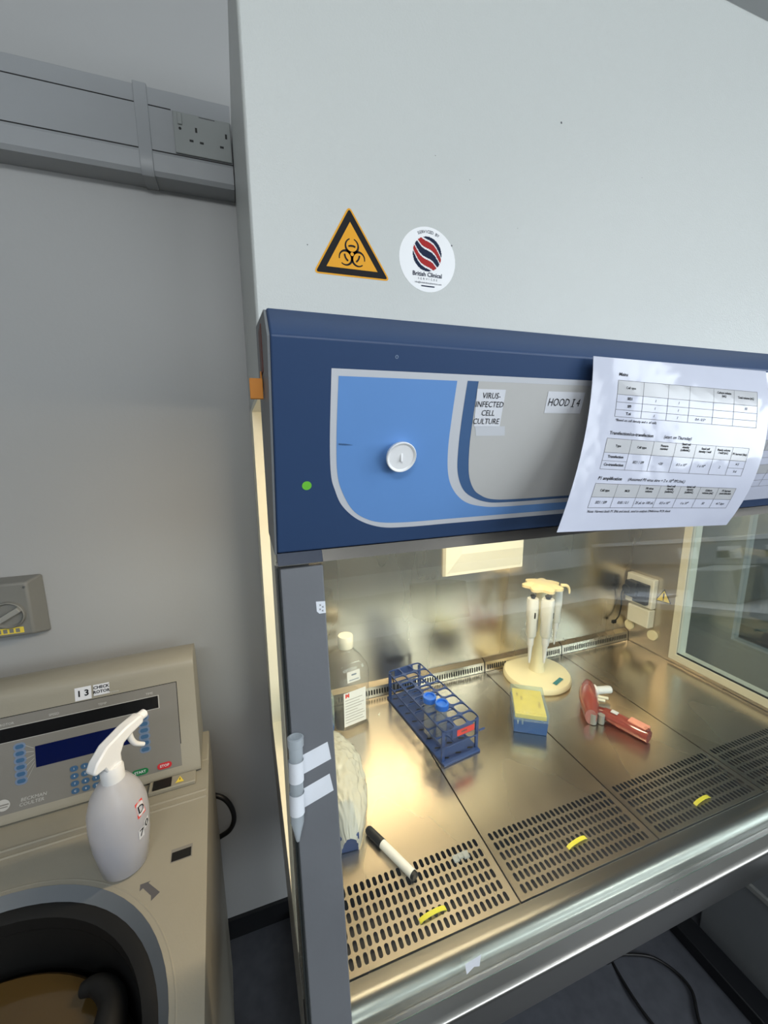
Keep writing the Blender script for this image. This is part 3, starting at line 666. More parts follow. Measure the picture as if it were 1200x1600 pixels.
# tip boxes
def tipbox(loc, yaw, w, dpt, hb, hl, label, ins, scale=1):
    t = thing('pipette_tip_box', label, 'box', loc, yaw, 'pipette tip boxes')
    bm = nb(); v0 = box(bm, -w / 2, w / 2, -dpt / 2, dpt / 2, 0, hb)
    for v in v0[:4]: v.co.x *= .96; v.co.y *= .96
    obj('box_base', bm, M['capd'], t, local=True, bevel=.002)
    bm = nb(); box(bm, -w / 2 + .004, w / 2 - .004, -dpt / 2 + .004, dpt / 2 - .004, hb, hb + .012); obj('tip_insert', bm, ins, t, local=True, bevel=.001)
    bm = nb(); box(bm, -w / 2 - .001, w / 2 + .001, -dpt / 2 - .001, dpt / 2 + .001, hb - .004, hb + hl); bm.faces.ensure_lookup_table(); bm.faces.remove(bm.faces[0]); obj('box_lid', bm, M['lidc'], t, local=True, bevel=.002)
    bm = nb(); 
    for x in (-.033, -.022): box(bm, x, x + .004, -dpt / 2 - .003, -dpt / 2 - .0012, hb - .012, hb + .002)
    obj('hinge_clip', bm, M['lidc'], t, local=True)
    return t
tb = tipbox((.6680, .7760, TZ), R(-32), .083, .115, .040, .022, 'blue tip box with clear lid over a yellow printed insert', M['yelb'])
for (x, y, s, a) in ((-.026, .025, '1000', 1.57), (-.016, .012, 'P200', 1.57), (.026, -.010, 'STERILE', 1.57)):
    P = Print(lambda u, v, h=0: (u, v, .0525 + h)); P.text(s, x, y, .008, 0, 1, down=False, ang=a); P.done('insert_lettering', M['insink'], tb, local=True)
for k in range(7): P = Print(lambda u, v, h=0: (u, v, .0525 + h)); P.disc(-.028 + .009 * k, -.047, .0012, 0, 1, 8); P.done('insert_dot', M['insink'], tb, local=True)
tipbox((.1240, .9300, TZ), R(4), .085, .120, .045, .075, 'tall lidded tip box with blue base squeezed between grey post and clear bottle', M['cream'])
bb = thing('blue_box', 'blue plastic box mostly covered by the crumpled milky bag', 'box', (.122, .635, TZ), R(-5))
bm = nb(); box(bm, -.036, .036, -.038, .038, 0, .034); obj('box_body', bm, M['rack'], bb, local=True, bevel=.002)
# crumpled bag
bm = nb(); nu, nv = 60, 90; rnd = random.Random(3); G_ = {}
from mathutils import noise as mn
for j in range(nv + 1):
    v = j / nv; y = .880 - .290 * v
    edge = [(.880, .168), (.855, .190), (.80, .203), (.75, .208), (.69, .198), (.64, .184), (.61, .168), (.590, .152)]
    rx_ = .150
    for (y0, r0), (y1, r1) in zip(edge, edge[1:]):
        if y1 <= y <= y0: rx_ = r0 + (r1 - r0) * (y0 - y) / (y0 - y1)
    lx_ = .080 + max(0, v - .75) * .16; wd = (rx_ - lx_) / 2; cx = (rx_ + lx_) / 2
    hh = .016 + .034 * math.sin(math.pi * min(1, .10 + .86 * v)) ** .8
    for i in range(nu + 1):
        a = math.pi * (1 - i / nu); px, pz = math.cos(a), math.sin(a)
        nn = mn.noise(Vector((px * 1.8, v * 4, pz * 2))) * .10 - abs(mn.noise(Vector((px * 4 + v * 6, v * 9 - px * 3, pz * 3 + 9)))) * .20
        s = 1 + nn
        G_[i, j] = bm.verts.new((cx + wd * px * s, y, TZ + .036 * ((1 if v > .55 else .2 + v * 1.4) if v < .86 else 1 - (v - .86) / .14 * .75) * (pz ** .4) + .004 + hh * pz * s))
for i in range(nu):
    for j in range(nv): bm.faces.new((G_[i, j], G_[i + 1, j], G_[i + 1, j + 1], G_[i, j + 1]))
single('plastic_bag', 'crumpled milky white plastic bag lying beside the grey post on the first tray', 'bag', bm, M['bag'], smooth=50)
# marker pen
a_ = Vector((.1775, .6200, TZ + .0085)); b_ = Vector((.2280, .5130, TZ + .0085)); dd = (b_ - a_).normalized(); Lp = (b_ - a_).length
mk = thing('marker_pen', 'white marker pen with black cap lying diagonally on the steel tray', 'pen', (a_.x, a_.y, TZ), 0)
bm = nb(); lathe(bm, [(0, .0), (.0055, .0), (.0078, .004), (.0085, .040), (.0085, .0405), (0, .0405)], 20, a_, dd); obj('pen_cap', bm, M['black'], mk, smooth=40, label='black cap')
bm = nb(); lathe(bm, [(0, .0406), (.0078, .0406), (.0078, Lp - .004), (0, Lp - .004)], 20, a_, dd); obj('pen_barrel', bm, M['white'], mk, smooth=40, label='white barrel')
bm = nb(); lathe(bm, [(0, Lp - .0039), (.0074, Lp - .0039), (.0070, Lp + .002), (0, Lp + .002)], 20, a_, dd); obj('pen_plug', bm, M['black'], mk, smooth=40)
# little bits
bm = nb(); 
for k in range(3): box(bm, .306 + .010 * k, .316 + .010 * k, .514 + .003 * (k % 2), .526, TZ + .0004, TZ + .0022 + .0008 * k)
single('tape_scrap', 'scrap of crumpled clear tape stuck on the slots of the tray', 'scrap', bm, M['tube2'])
bm = nb(); lathe(bm, [(0, 0), (.0028, .0005), (.0022, .0022), (0, .0028)], 10, (.303, .926, TZ)); lathe(bm, [(0, 0), (.002, .0005), (.0012, .002), (0, .0022)], 8, (.3065, .931, TZ))
single('paper_crumb', 'tiny pale crumb on the tray between bottle and rack', 'crumb', bm, M['creamw'], smooth=60)
# pipette stand
psx, psy = .822, .927
ps = thing('pipette_stand', 'cream carousel stand with round base and scalloped yellow top', 'stand', (psx, psy, TZ), 0)
bm = nb(); lathe(bm, [(0, 0), (.096, 0), (.100, .004), (.100, .012), (.096, .018), (.085, .021), (.030, .026), (0, .026)], 56); obj('stand_base', bm, M['stand'], ps, local=True, smooth=35)
bm = nb(); lathe(bm, [(.024, .024), (.020, .034), (.0165, .10), (.0145, .29), (0, .29)], 28); obj('stand_column', bm, M['stand'], ps, local=True, smooth=35)
bm = nb(); n = 96; ring0 = []; ring1 = []; ring2 = []
for k in range(n):
    a = 2 * math.pi * k / n; r_ = .052 + .007 * math.cos(7 * a); ring0.append(bm.verts.new((r_ * math.cos(a), r_ * math.sin(a), .294))); ring1.append(bm.verts.new((r_ * math.cos(a), r_ * math.sin(a), .302))); ring2.append(bm.verts.new((r_ * .62 * math.cos(a), r_ * .62 * math.sin(a), .310)))
for k in range(n): j = (k + 1) % n; bm.faces.new((ring0[k], ring0[j], ring1[j], ring1[k])); bm.faces.new((ring1[k], ring1[j], ring2[j], ring2[k]))
bm.faces.new(ring0[::-1]); bm.faces.new(ring2); obj('carousel_top', bm, M['flower'], ps, local=True, smooth=30)
bm = nb(); tube(bm, [(.050, -.020, .300), (.064, -.028, .300), (.071, -.032, .290), (.072, -.033, .276)], lambda t: .006 * (1 - .6 * t), 8); obj('hook', bm, M['flower'], ps, local=True, smooth=60)
P = Print(lambda u, v, h=0: (u, v, .0222 + h)); c, s = math.cos(R(22)), math.sin(R(22))
P.poly([(x * c - y * s + .018, x * s + y * c - .071) for x, y in ((-.022, -.006), (.022, -.006), (.022, .006), (-.022, .006))], 0, 8); P.done('base_label', M['teal'], ps, local=True, label='dark teal strip label')
# pipettes hanging round the column
def pipette(dx, dy, zt_, yaw, label, wide=1.0, h=1.0):
    t = thing('pipette', label, 'pipette', (psx + dx, psy + dy, TZ + zt_), yaw, 'pipettes on the carousel')
    bm = nb(); w = .0142 * wide
    lathe(bm, [(0, .207 * h), (w * 1.0, .207 * h), (w * 1.10, .200 * h), (w * 1.10, .150 * h), (w * .96, .140 * h), (w * .96, .092 * h), (w * .75, .086 * h), (0, .086 * h)], 20, sq=2.8); obj('pipette_body', bm, M['pip'], t, local=True, smooth=40)
    bm = nb(); lathe(bm, [(w * .72, .088 * h), (w * .62, .060 * h), (w * .45, .054 * h), (w * .32, .020 * h), (w * .15, 0), (0, 0)], 16); obj('tip_cone', bm, M['white'], t, local=True, smooth=40)
    bm = nb(); lathe(bm, [(0, .2075 * h), (w * .4, .2075 * h), (w * .4, .213 * h), (w * .55, .213 * h), (w * .55, .217 * h), (0, .218 * h)], 16); obj('plunger_button', bm, M['black'], t, local=True, smooth=40)
    bm = nb(); box(bm, -.0022, .0022, -w * 1.12, -w * 1.02, .150 * h, .168 * h); obj('volume_window', bm, M['ink'], t, local=True)
    bm = nb(); box(bm, w * .8, w * 1.35, -.003, .003, .100 * h, .185 * h); obj('ejector_arm', bm, M['pipg'], t, local=True, bevel=.001)
    return t
pipette(-.054, -.027, .074, R(-10), 'white pipette with a thin tip, the carousel pipette nearest the vent cover', 1.0, .98)
pipette(-.024, -.054, .082, R(30), 'broad grey-white pipette on the near side of the carousel', 1.12, .96)
pipette(.050, -.010, .105, R(70), 'slender white pipette under the hook of the carousel, farthest from the vent cover', .85, .86)
# pipette controller lying on the tray
pc = thing('pipette_controller', 'translucent pink pistol-shaped pipette controller with white nose lying on the steel tray', 'pipette controller', (.86, .72, TZ))
def path(bm, pts, r, **k): tube(bm, pts, r, **k)
bm = nb()
P_ = [(.906, .812), (.8850, .7900), (.8560, .7600), (.8300, .7280), (.8080, .7040)]
sec = catmull([(x, y, 0) for x, y in P_], 5); rings = []
for i, p in enumerate(sec):
    t = i / (len(sec) - 1); dn_ = (sec[min(i + 1, len(sec) - 1)] - sec[max(i - 1, 0)]).normalized(); sd = Vector((dn_.y, -dn_.x, 0)); w_ = .012 + .010 * math.sin(math.pi * t) + .002; hgt = .016 + .012 * math.sin(math.pi * (.15 + .7 * t))
    rings.append([bm.verts.new(Vector((p.x, p.y, TZ)) + sd * w_ * math.cos(a) + Vector((0, 0, hgt / 1 * (1 + math.sin(a)) + .0005))) for a in [2 * math.pi * k / 14 for k in range(14)]])
for p, q in zip(rings, rings[1:]):
    for k in range(14): bm.faces.new((p[k], p[(k + 1) % 14], q[(k + 1) % 14], q[k]))
bm.faces.new(rings[0]); bm.faces.new(rings[-1][::-1]); obj('head_shell', bm, M['pink'], pc, smooth=40)
bm = nb(); tube(bm, [(.8550, .7080, TZ + .020), (.8680, .6780, TZ + .018), (.8800, .6400, TZ + .017), (.8890, .6060, TZ + .016)], lambda t: .015 + .003 * math.sin(math.pi * t), 14); obj('grip_shell', bm, M['pink'], pc, smooth=50)
bm = nb(); tube(bm, [(.8300, .7220, TZ + .017), (.8460, .7160, TZ + .020), (.8600, .7000, TZ + .020)], .013, 12); obj('neck_link', bm, M['pinkd'], pc, smooth=50)
bm = nb(); lathe(bm, [(0, 0), (.0155, 0), (.0165, .006), (.0125, .009), (.0105, .012), (.0105, .046), (.0085, .049), (0, .049)], 24, (.8990, .7830, TZ + .026), (.050, -.018, .004)); obj('nose_piece', bm, M['white'], pc, smooth=35, label='white nose cone')
bm = nb()
for p, q in (((.878, .758), (.905, .740)), ((.868, .748), (.888, .735))): cyl(bm, (*p, TZ + .030), (*q, TZ + .028), .0042, 12)
obj('trigger_button', bm, M['cream'], pc, smooth=40)
bm = nb(); box(bm, -.011, .011, -.030, .014, 0, .004); xf(bm, 0, Matrix.Translation((.8830, .6400, TZ + .0325)) @ Matrix.Rotation(R(17), 4, 'Z')); obj('battery_cover', bm, M['pinkl'], pc, bevel=.001)
bm = nb(); box(bm, -.006, .006, -.008, .008, 0, .002); xf(bm, 0, Matrix.Translation((.8620, .6820, TZ + .0365)) @ Matrix.Rotation(R(20), 4, 'Z')); obj('rating_label', bm, M['paper'], pc)
bm = nb(); cyl(bm, (.8170, .7060, TZ + .002), (.8170, .7060, TZ + .030), .010, 14); cyl(bm, (.8370, .6980, TZ + .002), (.8370, .6980, TZ + .026), .008, 14); obj('filter_housing', bm, M['grey'], pc, smooth=40)
bm = nb(); box(bm, -.006, .006, -.006, .006, 0, .006); xf(bm, 0, Matrix.Translation((.8865, .6130, TZ + .0305))); obj('charging_contact', bm, M['pinkd'], pc, bevel=.001)
# ---- sockets and covers on the side wall of the chamber
so = thing('power_socket', 'cream wall socket on the steel side wall with a dark plug pushed in', 'socket', (IR, .99, -.57))
bm = nb(); box(bm, IR - .022, IR - .0003, .915, 1.016, -.585, -.480); obj('socket_plate', bm, M['creamw'], so, bevel=.003)
bm = nb(); box(bm, IR - .040, IR - .0225, .925, .975, -.572, -.500); box(bm, IR - .052, IR - .0225, .955, .999, -.555, -.500); cyl(bm, (IR - .056, .990, -.53), (IR - .03, .990, -.53), .016, 14); obj('plug', bm, M['black'], so, bevel=.003)
bm = nb(); tube(bm, [(IR - .050, 1.000, -.530), (IR - .050, 1.009, -.560), (IR - .045, 1.008, -.60), (IR - .055, 1.006, -.640), (IR - .075, 1.004, -.655)], .0022, 8); box(bm, IR - .085, IR - .070, 1.000, 1.008, -.662, -.652); obj('plug_cord', bm, M['cable'], so, smooth=60)
bm = nb(); box(bm, IR - .030, IR - .0003, .915, .995, -.652, -.588)
single('junction_box', 'small cream junction box right under the socket with the dark plug', 'box', bm, M['creamw'], bevel=.003)
for k, (y, lb) in enumerate(((1.000, 'round cream plug cap low on the steel side wall, the one nearer the back corner'), (.912, 'round cream plug cap low on the steel side wall, the one nearer the side window'))):
    bm = nb(); lathe(bm, [(0, 0), (.0165, 0), (.0180, .004), (.0170, .009), (0, .011)], 28, (IR - .0003, y, -.6775), (-1, 0, 0)); single('blanking_cap', lb, 'cap', bm, M['stand'], 'round caps on the chamber side wall', smooth=35)
P = Print(lambda u, v, h=0: (IR - .001 - h, u, v)); A, B, C = (.8925, -.5045), (.9200, -.5530), (.8660, -.5470)
P.poly([A, B, C], 1, 1); G2 = Vector(((A[0] + B[0] + C[0]) / 3, (A[1] + B[1] + C[1]) / 3)); P.poly([tuple(G2 + (Vector(p) - G2) * .84) for p in (A, B, C)], 0, 2)
P.rect(G2.x - .0022, G2.x + .0022, G2.y - .004, G2.y + .016, 1, 3); P.disc(G2.x, G2.y - .008, .0024, 1, 3, 10)
P.done('warning_sticker', [M['yel2'], M['ink']], cab, label='yellow exclamation warning triangle')
# ---- taped tube on the post
tt = thing('taped_tube', 'clear conical tube taped upright on the grey hood post with two white tapes', 'tube', (.0360, .4290, -.461), 0)
tilt = Matrix.Rotation(R(-8.4), 4, 'X') @ Matrix.Rotation(R(-2.2), 4, 'Y')
def tapes(bm, T): bmesh.ops.transform(bm, matrix=T, verts=bm.verts)
bm = nb(); lathe(bm, [(0, 0), (.002, .0004), (.0048, .012), (.0078, .024), (.0080, .112), (.0094, .113), (.0094, .122), (.0080, .123), (.0072, .123), (.0072, .026), (.0015, .003), (0, .003)], 24)
TT = Matrix.Translation((.0312, .4015, -.4585)) @ Matrix.Rotation(R(-8.4), 4, 'X') @ Matrix.Rotation(R(2.4), 4, 'Y')
tapes(bm, TT); obj('tube_body', bm, M['tube2'], tt, smooth=40)
for za in (.072, .034):
    bm = nb(); lathe(bm, [(.0086, za), (.0086, za + .024)], 24); tapes(bm, TT); obj('tape_wrap', bm, M['tape'], tt, smooth=60)
P = Print(sp); P.poly([(.0400, .2270), (.0742, .2175), (.0755, .2260), (.0772, .2395), (.0400, .2500)], 0, 2); P.done('tape_strip', M['tape'], tt)
P = Print(sp); P.poly([(.0400, .2670), (.0742, .2570), (.0778, .2790), (.0400, .2900)], 0, 2); P.done('tape_strip', M['tape'], tt)

# ------------------------------------------------------------------ centrifuge
YW = R(3.2); ca, sa = math.cos(YW), math.sin(YW)
def loc2(x, y): return (x * ca - y * sa, x * sa + y * ca)
DK = -.78
cx_, cy_ = loc2(-.43, .55)
cf = thing('centrifuge', 'large beige floor centrifuge with tilted control console and round chamber lid', 'centrifuge', (cx_, cy_, FZ), YW)
def cl(bm): bmesh.ops.transform(bm, matrix=Matrix.Translation((.43, -.55, -FZ)), verts=bm.verts); return bm   # machine coordinates -> frame of the machine
X0, X1, Y0, Y1 = -.790, -.0735, .135, .972; CX, CY, CR = -.415, .485, .296
bm = nb(); n = 72
top = [bm.verts.new((CX + CR * math.cos(2 * math.pi * k / n), CY + CR * math.sin(2 * math.pi * k / n), DK)) for k in range(n)]
def edgept(a):
    c, s = math.cos(a), math.sin(a); ts = []
    if c > 1e-9: ts.append((X1 - CX) / c)
    if c < -1e-9: ts.append((X0 - CX) / c)
    if s > 1e-9: ts.append((Y1 - CY) / s)
    if s < -1e-9: ts.append((Y0 - CY) / s)
    t = min(ts); return (CX + t * c, CY + t * s)
ang = sorted([2 * math.pi * k / n for k in range(n)]); out = [bm.verts.new((*edgept(a), DK)) for a in ang]; outb = [bm.verts.new((v.co.x, v.co.y, FZ + .03)) for v in out]
corners = [(X1, Y1), (X0, Y1), (X0, Y0), (X1, Y0)]
for k in range(n):
    j = (k + 1) % n; a, b = out[k], out[j]; cc = None
    for q in corners:
        aa = math.atan2(q[1] - CY, q[0] - CX) % (2 * math.pi)
        if ang[k] < aa < (ang[j] if j else 2 * math.pi): cc = q
    if cc:
        vt, vb = bm.verts.new((*cc, DK)), bm.verts.new((*cc, FZ + .03))
        bm.faces.new((top[k], top[j], b, vt, a)); bm.faces.new((a, vt, vb, outb[k])); bm.faces.new((vt, b, outb[j], vb))
    else: bm.faces.new((top[k], top[j], b, a)); bm.faces.new((a, b, outb[j], outb[k]))
obj('deck_body', cl(bm), M['cent'], cf, local=True, bevel=.006, seg=3)
bm = nb(); lathe(bm, [(.2965, DK + .0008), (.2950, DK - .001), (.2820, DK - .018)], 72, (CX, CY, 0)); obj('chamber_bevel', cl(bm), M['bevel'], cf, local=True, smooth=40)
bm = nb(); lathe(bm, [(.2822, DK - .0175), (.274, DK - .0165), (.262, DK - .022), (.262, DK - .045)], 72, (CX, CY, 0)); obj('gasket', cl(bm), M['rubber'], cf, local=True, smooth=40)
bm = nb(); lathe(bm, [(.2618, DK - .045), (.258, DK - .16), (0, DK - .16)], 72, (CX, CY, 0)); obj('chamber_bowl', cl(bm), M['rubber'], cf, local=True, smooth=40)
bm = nb(); lathe(bm, [(.0, DK - .104), (.246, DK - .104), (.252, DK - .110), (.252, DK - .155)], 72, (CX, CY - .01, 0)); obj('rotor_cover', cl(bm), M['amber'], cf, local=True, smooth=40)
bm = nb(); tube(bm, [(-.264, .648, DK - .090), (-.240, .640, DK - .084), (-.216, .612, DK - .082), (-.212, .575, DK - .083), (-.216, .52, DK - .088)], lambda t: .010 + .018 * t, 14); obj('drive_fitting', cl(bm), M['rubber'], cf, local=True, smooth=50)
def groove(bm, r0, r1, z0, h):
    lathe(bm, [(r0, z0), ((r0 + r1) / 2, z0 + h), (r1, z0)], 96, (CX, CY, 0))
bm = nb()
for k in range(96):
    a0, a1 = 2 * math.pi * k / 96, 2 * math.pi * (k + 1) / 96
    if CY + .308 * math.sin(a0) < Y0 + .01: continue
    V = [bm.verts.new((CX + r_ * math.cos(a), CY + r_ * math.sin(a), DK + h)) for a in (a0, a1) for r_, h in ((.3040, .0001), (.3055, .0009), (.3070, .0001))]
    bm.faces.new((V[0], V[1], V[4], V[3])); bm.faces.new((V[1], V[2], V[5], V[4]))
bmesh.ops.remove_doubles(bm, verts=bm.verts, dist=1e-5); obj('lid_seam', cl(bm), M['cent'], cf, local=True, smooth=60)
bm = nb()
for y in (.862, .880): prism(bm, [(y - .003, DK + .0001), (y, DK + .0022), (y + .003, DK + .0001)], X0 + .01, X1 - .004)
obj('deck_ridge', cl(bm), M['cent'], cf, local=True)
# console
prof = [(.962, -.780), (.946, -.779), (.940, -.773), (.941, -.765), (.9485, -.757), (1.0030, -.545), (1.0060, -.5330), (1.0120, -.5240), (1.0220, -.5190), (1.0600, -.5160), (1.0900, -.5250), (1.0980, -.545), (1.0980, -.780)]
bm = nb(); prism(bm, prof, X0 + .01, -.0893); con = obj('console', cl(bm), M['cent'], cf, local=True, smooth=40)
bm = nb(); box(bm, X0 + .01, X1, .972, 1.085, FZ + .03, DK - .001); obj('rear_body', cl(bm), M['cent'], cf, local=True, bevel=.004)
# panel plane (follows the sloping front of the console)
Bp, Tp = Vector((.9487, -.757)), Vector((1.0030, -.545)); dp = (Tp - Bp).normalized(); npn = Vector((-dp.y, dp.x))
if npn.x > 0: npn = -npn
def cm(u, v, h=0):      # v measured up the slope from the console foot
    q = Bp + dp * (v - .024) + npn * h; return (u + .43, q.x - .55, q.y - FZ)
PX0, PX1 = -.750, -.1275
P = Print(cm); P.L = .0003; P.rect(PX0, PX1, .020, .2185, 1, .5); P.rect(PX0 + .0015, PX1 - .0015, .0215, .217, 0, 1.5)
P.done('console_face', [M['cface'], M['rubber']], cf, local=True)
P = Print(cm); P.L = .0003; P.rect(-.69, -.1665, .1660, .1962, 1, 2); P.rect(-.69, -.1682, .1672, .1950, 0, 3); P.done('display_strip', [M['band'], M['pale']], cf, local=True)
P = Print(cm); P.L = .0003; P.rect(-.4020, -.2285, .1010, .1470, 1, 2); P.rect(-.4010, -.2295, .1020, .1460, 0, 3); P.done('screen', [M['scrn'], M['cface']], cf, local=True, label='dark blue display screen')
def key(nm, u, v, w_, h_, mt, sur=None, txt=None):
    P = Print(cm); P.L = .0004
    if sur is not None: P.poly(rr_(u, v, w_ + .0035, h_ + .0035), 1, 3)
    P.poly(rr_(u, v, w_, h_), 0, 4)
    if txt: P.text(txt, u, v, h_ * 1.15 if len(txt) > 1 else h_ * .9, 2, 6, down=False, bold=.02)
    return P.done(nm, [mt, M['keyb'], M['paper']], cf, local=True)
def rr_(u, v, w_, h_):
    r_ = min(w_, h_); pts = []
    for q, (sx, sy) in enumerate(((1, 1), (-1, 1), (-1, -1), (1, -1))):
        for k in range(6):
            a = R(90 * q + 18 * k); pts.append((u + sx * (w_ - r_) + r_ * math.cos(a), v + sy * (h_ - r_) + r_ * math.sin(a)))
    return pts
for i in range(6): key('soft_key', -.4265, .1527 - .01400 * i, .0072, .0042, M['key'], 1)
dig = ['1', '2', '3', '4', '5', '6', '7', '8', '9', 'C', '0', 'E']
for j in range(4):
    for i in range(3): key('keypad_key', -.3360 + .0192 * i, .0800 - .0157 * j, .0075, .0058, M['key'], None, dig[j * 3 + i])
bm = nb()
for i in range(6):
    key('side_key', -.2005, .1527 - .0142 * i, .0080, .0044, M['key'], 1)
key('start_key', -.2141, .0345, .0165, .0068, M['startg'], None, 'START'); key('stop_key', -.1648, .0345, .0150, .0070, M['stopr'], None, 'STOP'); key('enter_key', -.2700, .071, .0050, .012, M['key'])
for i in range(6):
    a, b = (-.4170, .1527 - .0140 * i), (-.4030, .1430 - .0068 * i)
    P = Print(cm); P.L = .0004; P.poly([(a[0], a[1] - .0004), (b[0], b[1] - .0004), (b[0], b[1] + .0004), (a[0], a[1] + .0004)], 0, 3); P.done('key_line', M['pale'], cf, local=True)
def cprint(t, u, v, size, mt='pale', **k):
    P = Print(cm); P.L = .0004; P.text(t, u, v, size, 0, 3, down=False, **k); P.done('console_lettering', M[mt], cf, local=True)
for (u, t_) in ((-.445, 'ROTOR'), (-.365, 'SPEED'), (-.277, 'TEMP'), (-.185, 'TIME')): cprint(t_, u, .2035, .0068)
cprint('BECKMAN', -.4080, .0445, .0095, shear=.2); cprint('COULTER', -.4120, .0350, .0095, shear=.2); cprint('Optima', -.255, .2255, .0070)
P = Print(cm); P.L = .0004; P.disc(-.4585, .0435, .0115, 0, 3, 24); P.rect(-.468, -.449, .0430, .0455, 1, 4); P.rect(-.466, -.451, .0385, .0405, 1, 4)
P.done('maker_emblem', [M['pale'], M['cface']], cf, local=True)
P = Print(cm); P.L = .0006; P.rect(-.3265, -.2960, .2205, .2485, 0, 1); P.text('1 3', -.3115, .2345, .018, 1, 2, down=False, bold=.03); P.done('number_label', [M['paper'], M['ink']], cf, local=True, label='white label reading 1 3')
P = Print(cm); P.L = .0006; P.rect(-.2920, -.2620, .2240, .2480, 0, 1); P.text('CHECK', -.2770, .2412, .0090, 1, 2, down=False, bold=.03); P.text('ROTOR', -.2770, .2315, .0090, 1, 2, down=False, bold=.03); P.done('number_label', [M['paper'], M['ink']], cf, local=True, label='white label reading CHECK ROTOR')
# small printer slot and stickers on the deck
bm = nb(); box(bm, -.196, -.100, .905, .938, DK + .0003, DK + .010); obj('connector_block', cl(bm), M['cent'], cf, local=True, bevel=.002)
bm = nb(); box(bm, -.187, -.150, .908, .934, DK + .0105, DK + .0125); obj('connector_window', cl(bm), M['slot'], cf, local=True)
dm = lambda z: (lambda u, v, h=0: (u + .43, v - .55, z + h - FZ))
P = Print(dm(DK + .0108)); P.poly([(-.1420, .912), (-.1240, .912), (-.1330, .930)], 0, 1); P.rect(-.1338, -.1322, .918, .925, 1, 2); P.done('hazard_sticker', [M['yel2'], M['ink']], cf, local=True)
P = Print(dm(DK)); P.rect(-.1370, -.1000, .7290, .7560, 1, 1); P.rect(-.1355, -.1020, .7305, .7490, 0, 3); P.done('deck_recess', [M['slot'], M['cface']], cf, local=True)
P = Print(dm(DK)); a = R(-52); c, s = math.cos(a), math.sin(a)
P.poly([(-.1660 + x * c - y * s, .6940 + x * s + y * c) for x, y in ((-.022, -.004), (-.012, -.011), (-.012, -.005), (.012, -.005), (.020, -.010), (.020, .006), (-.012, .005), (-.012, .009))], 0, 1); P.done('arrow_sticker', M['inkg'], cf, local=True)
# cable loop behind the machine
bm = nb(); tube(bm, [(-.190, 1.120, -1.02), (-.160, 1.100, -1.000), (-.120, 1.085, -1.008), (-.098, 1.080, -1.040), (-.092, 1.080, -1.085), (-.108, 1.085, -1.125), (-.150, 1.10, -1.16), (-.20, 1.12, -1.22)], .0068, 10)
single('power_cable', 'thick black cable looping out behind the beige centrifuge', 'cable', bm, M['cable'], smooth=60)

# ---- spray bottle on the centrifuge deck
sbx, sby = -.2560, .7500
sb = thing('spray_bottle', 'frosted plastic spray bottle with white trigger head standing on the centrifuge', 'bottle', (sbx, sby, DK), R(0))
bm = nb(); lathe(bm, [(0, .0015), (.034, .0015), (.0375, .005), (.0455, .060), (.0480, .100), (.0465, .128), (.0390, .155), (.0260, .176), (.0165, .186), (.0150, .190), (.0150, .200)], 40); obj('bottle_body', bm, M['sprayb'], sb, local=True, smooth=50)
bm = nb(); lathe(bm, [(0, .002), (.0360, .004), (.0430, .050), (.0460, .085), (0, .085)], 32); obj('liquid', bm, clear('spray_liquid', (.86, .88, .93), .1, ior=1.33, haze=.35, hazecol=(.84, .85, .92)), sb, local=True, smooth=50)
bm = nb(); lathe(bm, [(.0185, .183), (.0185, .205), (.0160, .212), (0, .213)], 28); obj('collar', bm, M['trig'], sb, local=True, smooth=35)
# trigger head: profile in the (f, z) plane, f forward; extruded sideways
az = R(36); F = Vector((math.sin(az), math.cos(az), 0)); Sd = Vector((math.cos(az), -math.sin(az), 0))
def headprism(bm, pts, w0):
    A = [bm.verts.new(F * p[0] - Sd * w0 + Vector((0, 0, p[1]))) for p in pts]; B = [bm.verts.new(F * p[0] + Sd * w0 + Vector((0, 0, p[1]))) for p in pts]
    bm.faces.new(A); bm.faces.new(B[::-1])
    for i in range(len(pts)): bm.faces.new((A[i], B[i], B[(i + 1) % len(pts)], A[(i + 1) % len(pts)]))
bm = nb(); headprism(bm, [(-.038, .226), (-.030, .240), (-.010, .256), (.030, .266), (.062, .268), (.066, .262), (.064, .250), (.040, .246), (.022, .240), (.014, .226), (.014, .208), (-.014, .208), (-.018, .220), (-.034, .220)], .0105)
obj('spray_head', bm, M['trig'], sb, local=True, bevel=.003, seg=2)
bm = nb(); p0 = F * .062 + Vector((0, 0, .259)); lathe(bm, [(0, 0), (.0085, 0), (.0085, .014), (.0060, .016), (0, .016)], 16, p0, F); obj('nozzle', bm, M['trig'], sb, local=True, smooth=35)
bm = nb(); tube(bm, [F * .040 + Vector((0, 0, .248)), F * .042 + Vector((0, 0, .232)), F * .050 + Vector((0, 0, .214)), F * .066 + Vector((0, 0, .199))], lambda t: .0062 - .0022 * t, 10); obj('trigger', bm, M['trig'], sb, local=True, smooth=60)
def bm_map(u, v, h=0):     # u = angle round the body
    prof_ = [(.0, .0375), (.06, .0455), (.10, .0480), (.128, .0465), (.155, .039)]; r_ = .048
    for (z0, r0), (z1, r1) in zip(prof_, prof_[1:]):
        if z0 <= v <= z1: r_ = r0 + (r1 - r0) * (v - z0) / (z1 - z0)
    return ((r_ + h + .0006) * math.cos(u), (r_ + h + .0006) * math.sin(u), v)
P = Print(bm_map); u0 = R(-28)
P.rect(u0 - .17, u0 + .22, .112, .140, 1, 1); P.rect(u0 - .13, u0 + .18, .115, .137, 0, 2)
V, Fc = text2d('D', .020); vv = [P.bm.verts.new(bm_map(u0 + .02 + x / .048, .126 + y, .0008)) for x, y in V]
for f in Fc: P.bm.faces.new([vv[i] for i in f]).material_index = 2
P.rect(u0 - .22, u0 + .02, .070, .090, 0, 1); P.rect(u0 + .04, u0 + .30, .080, .098, 0, 1)
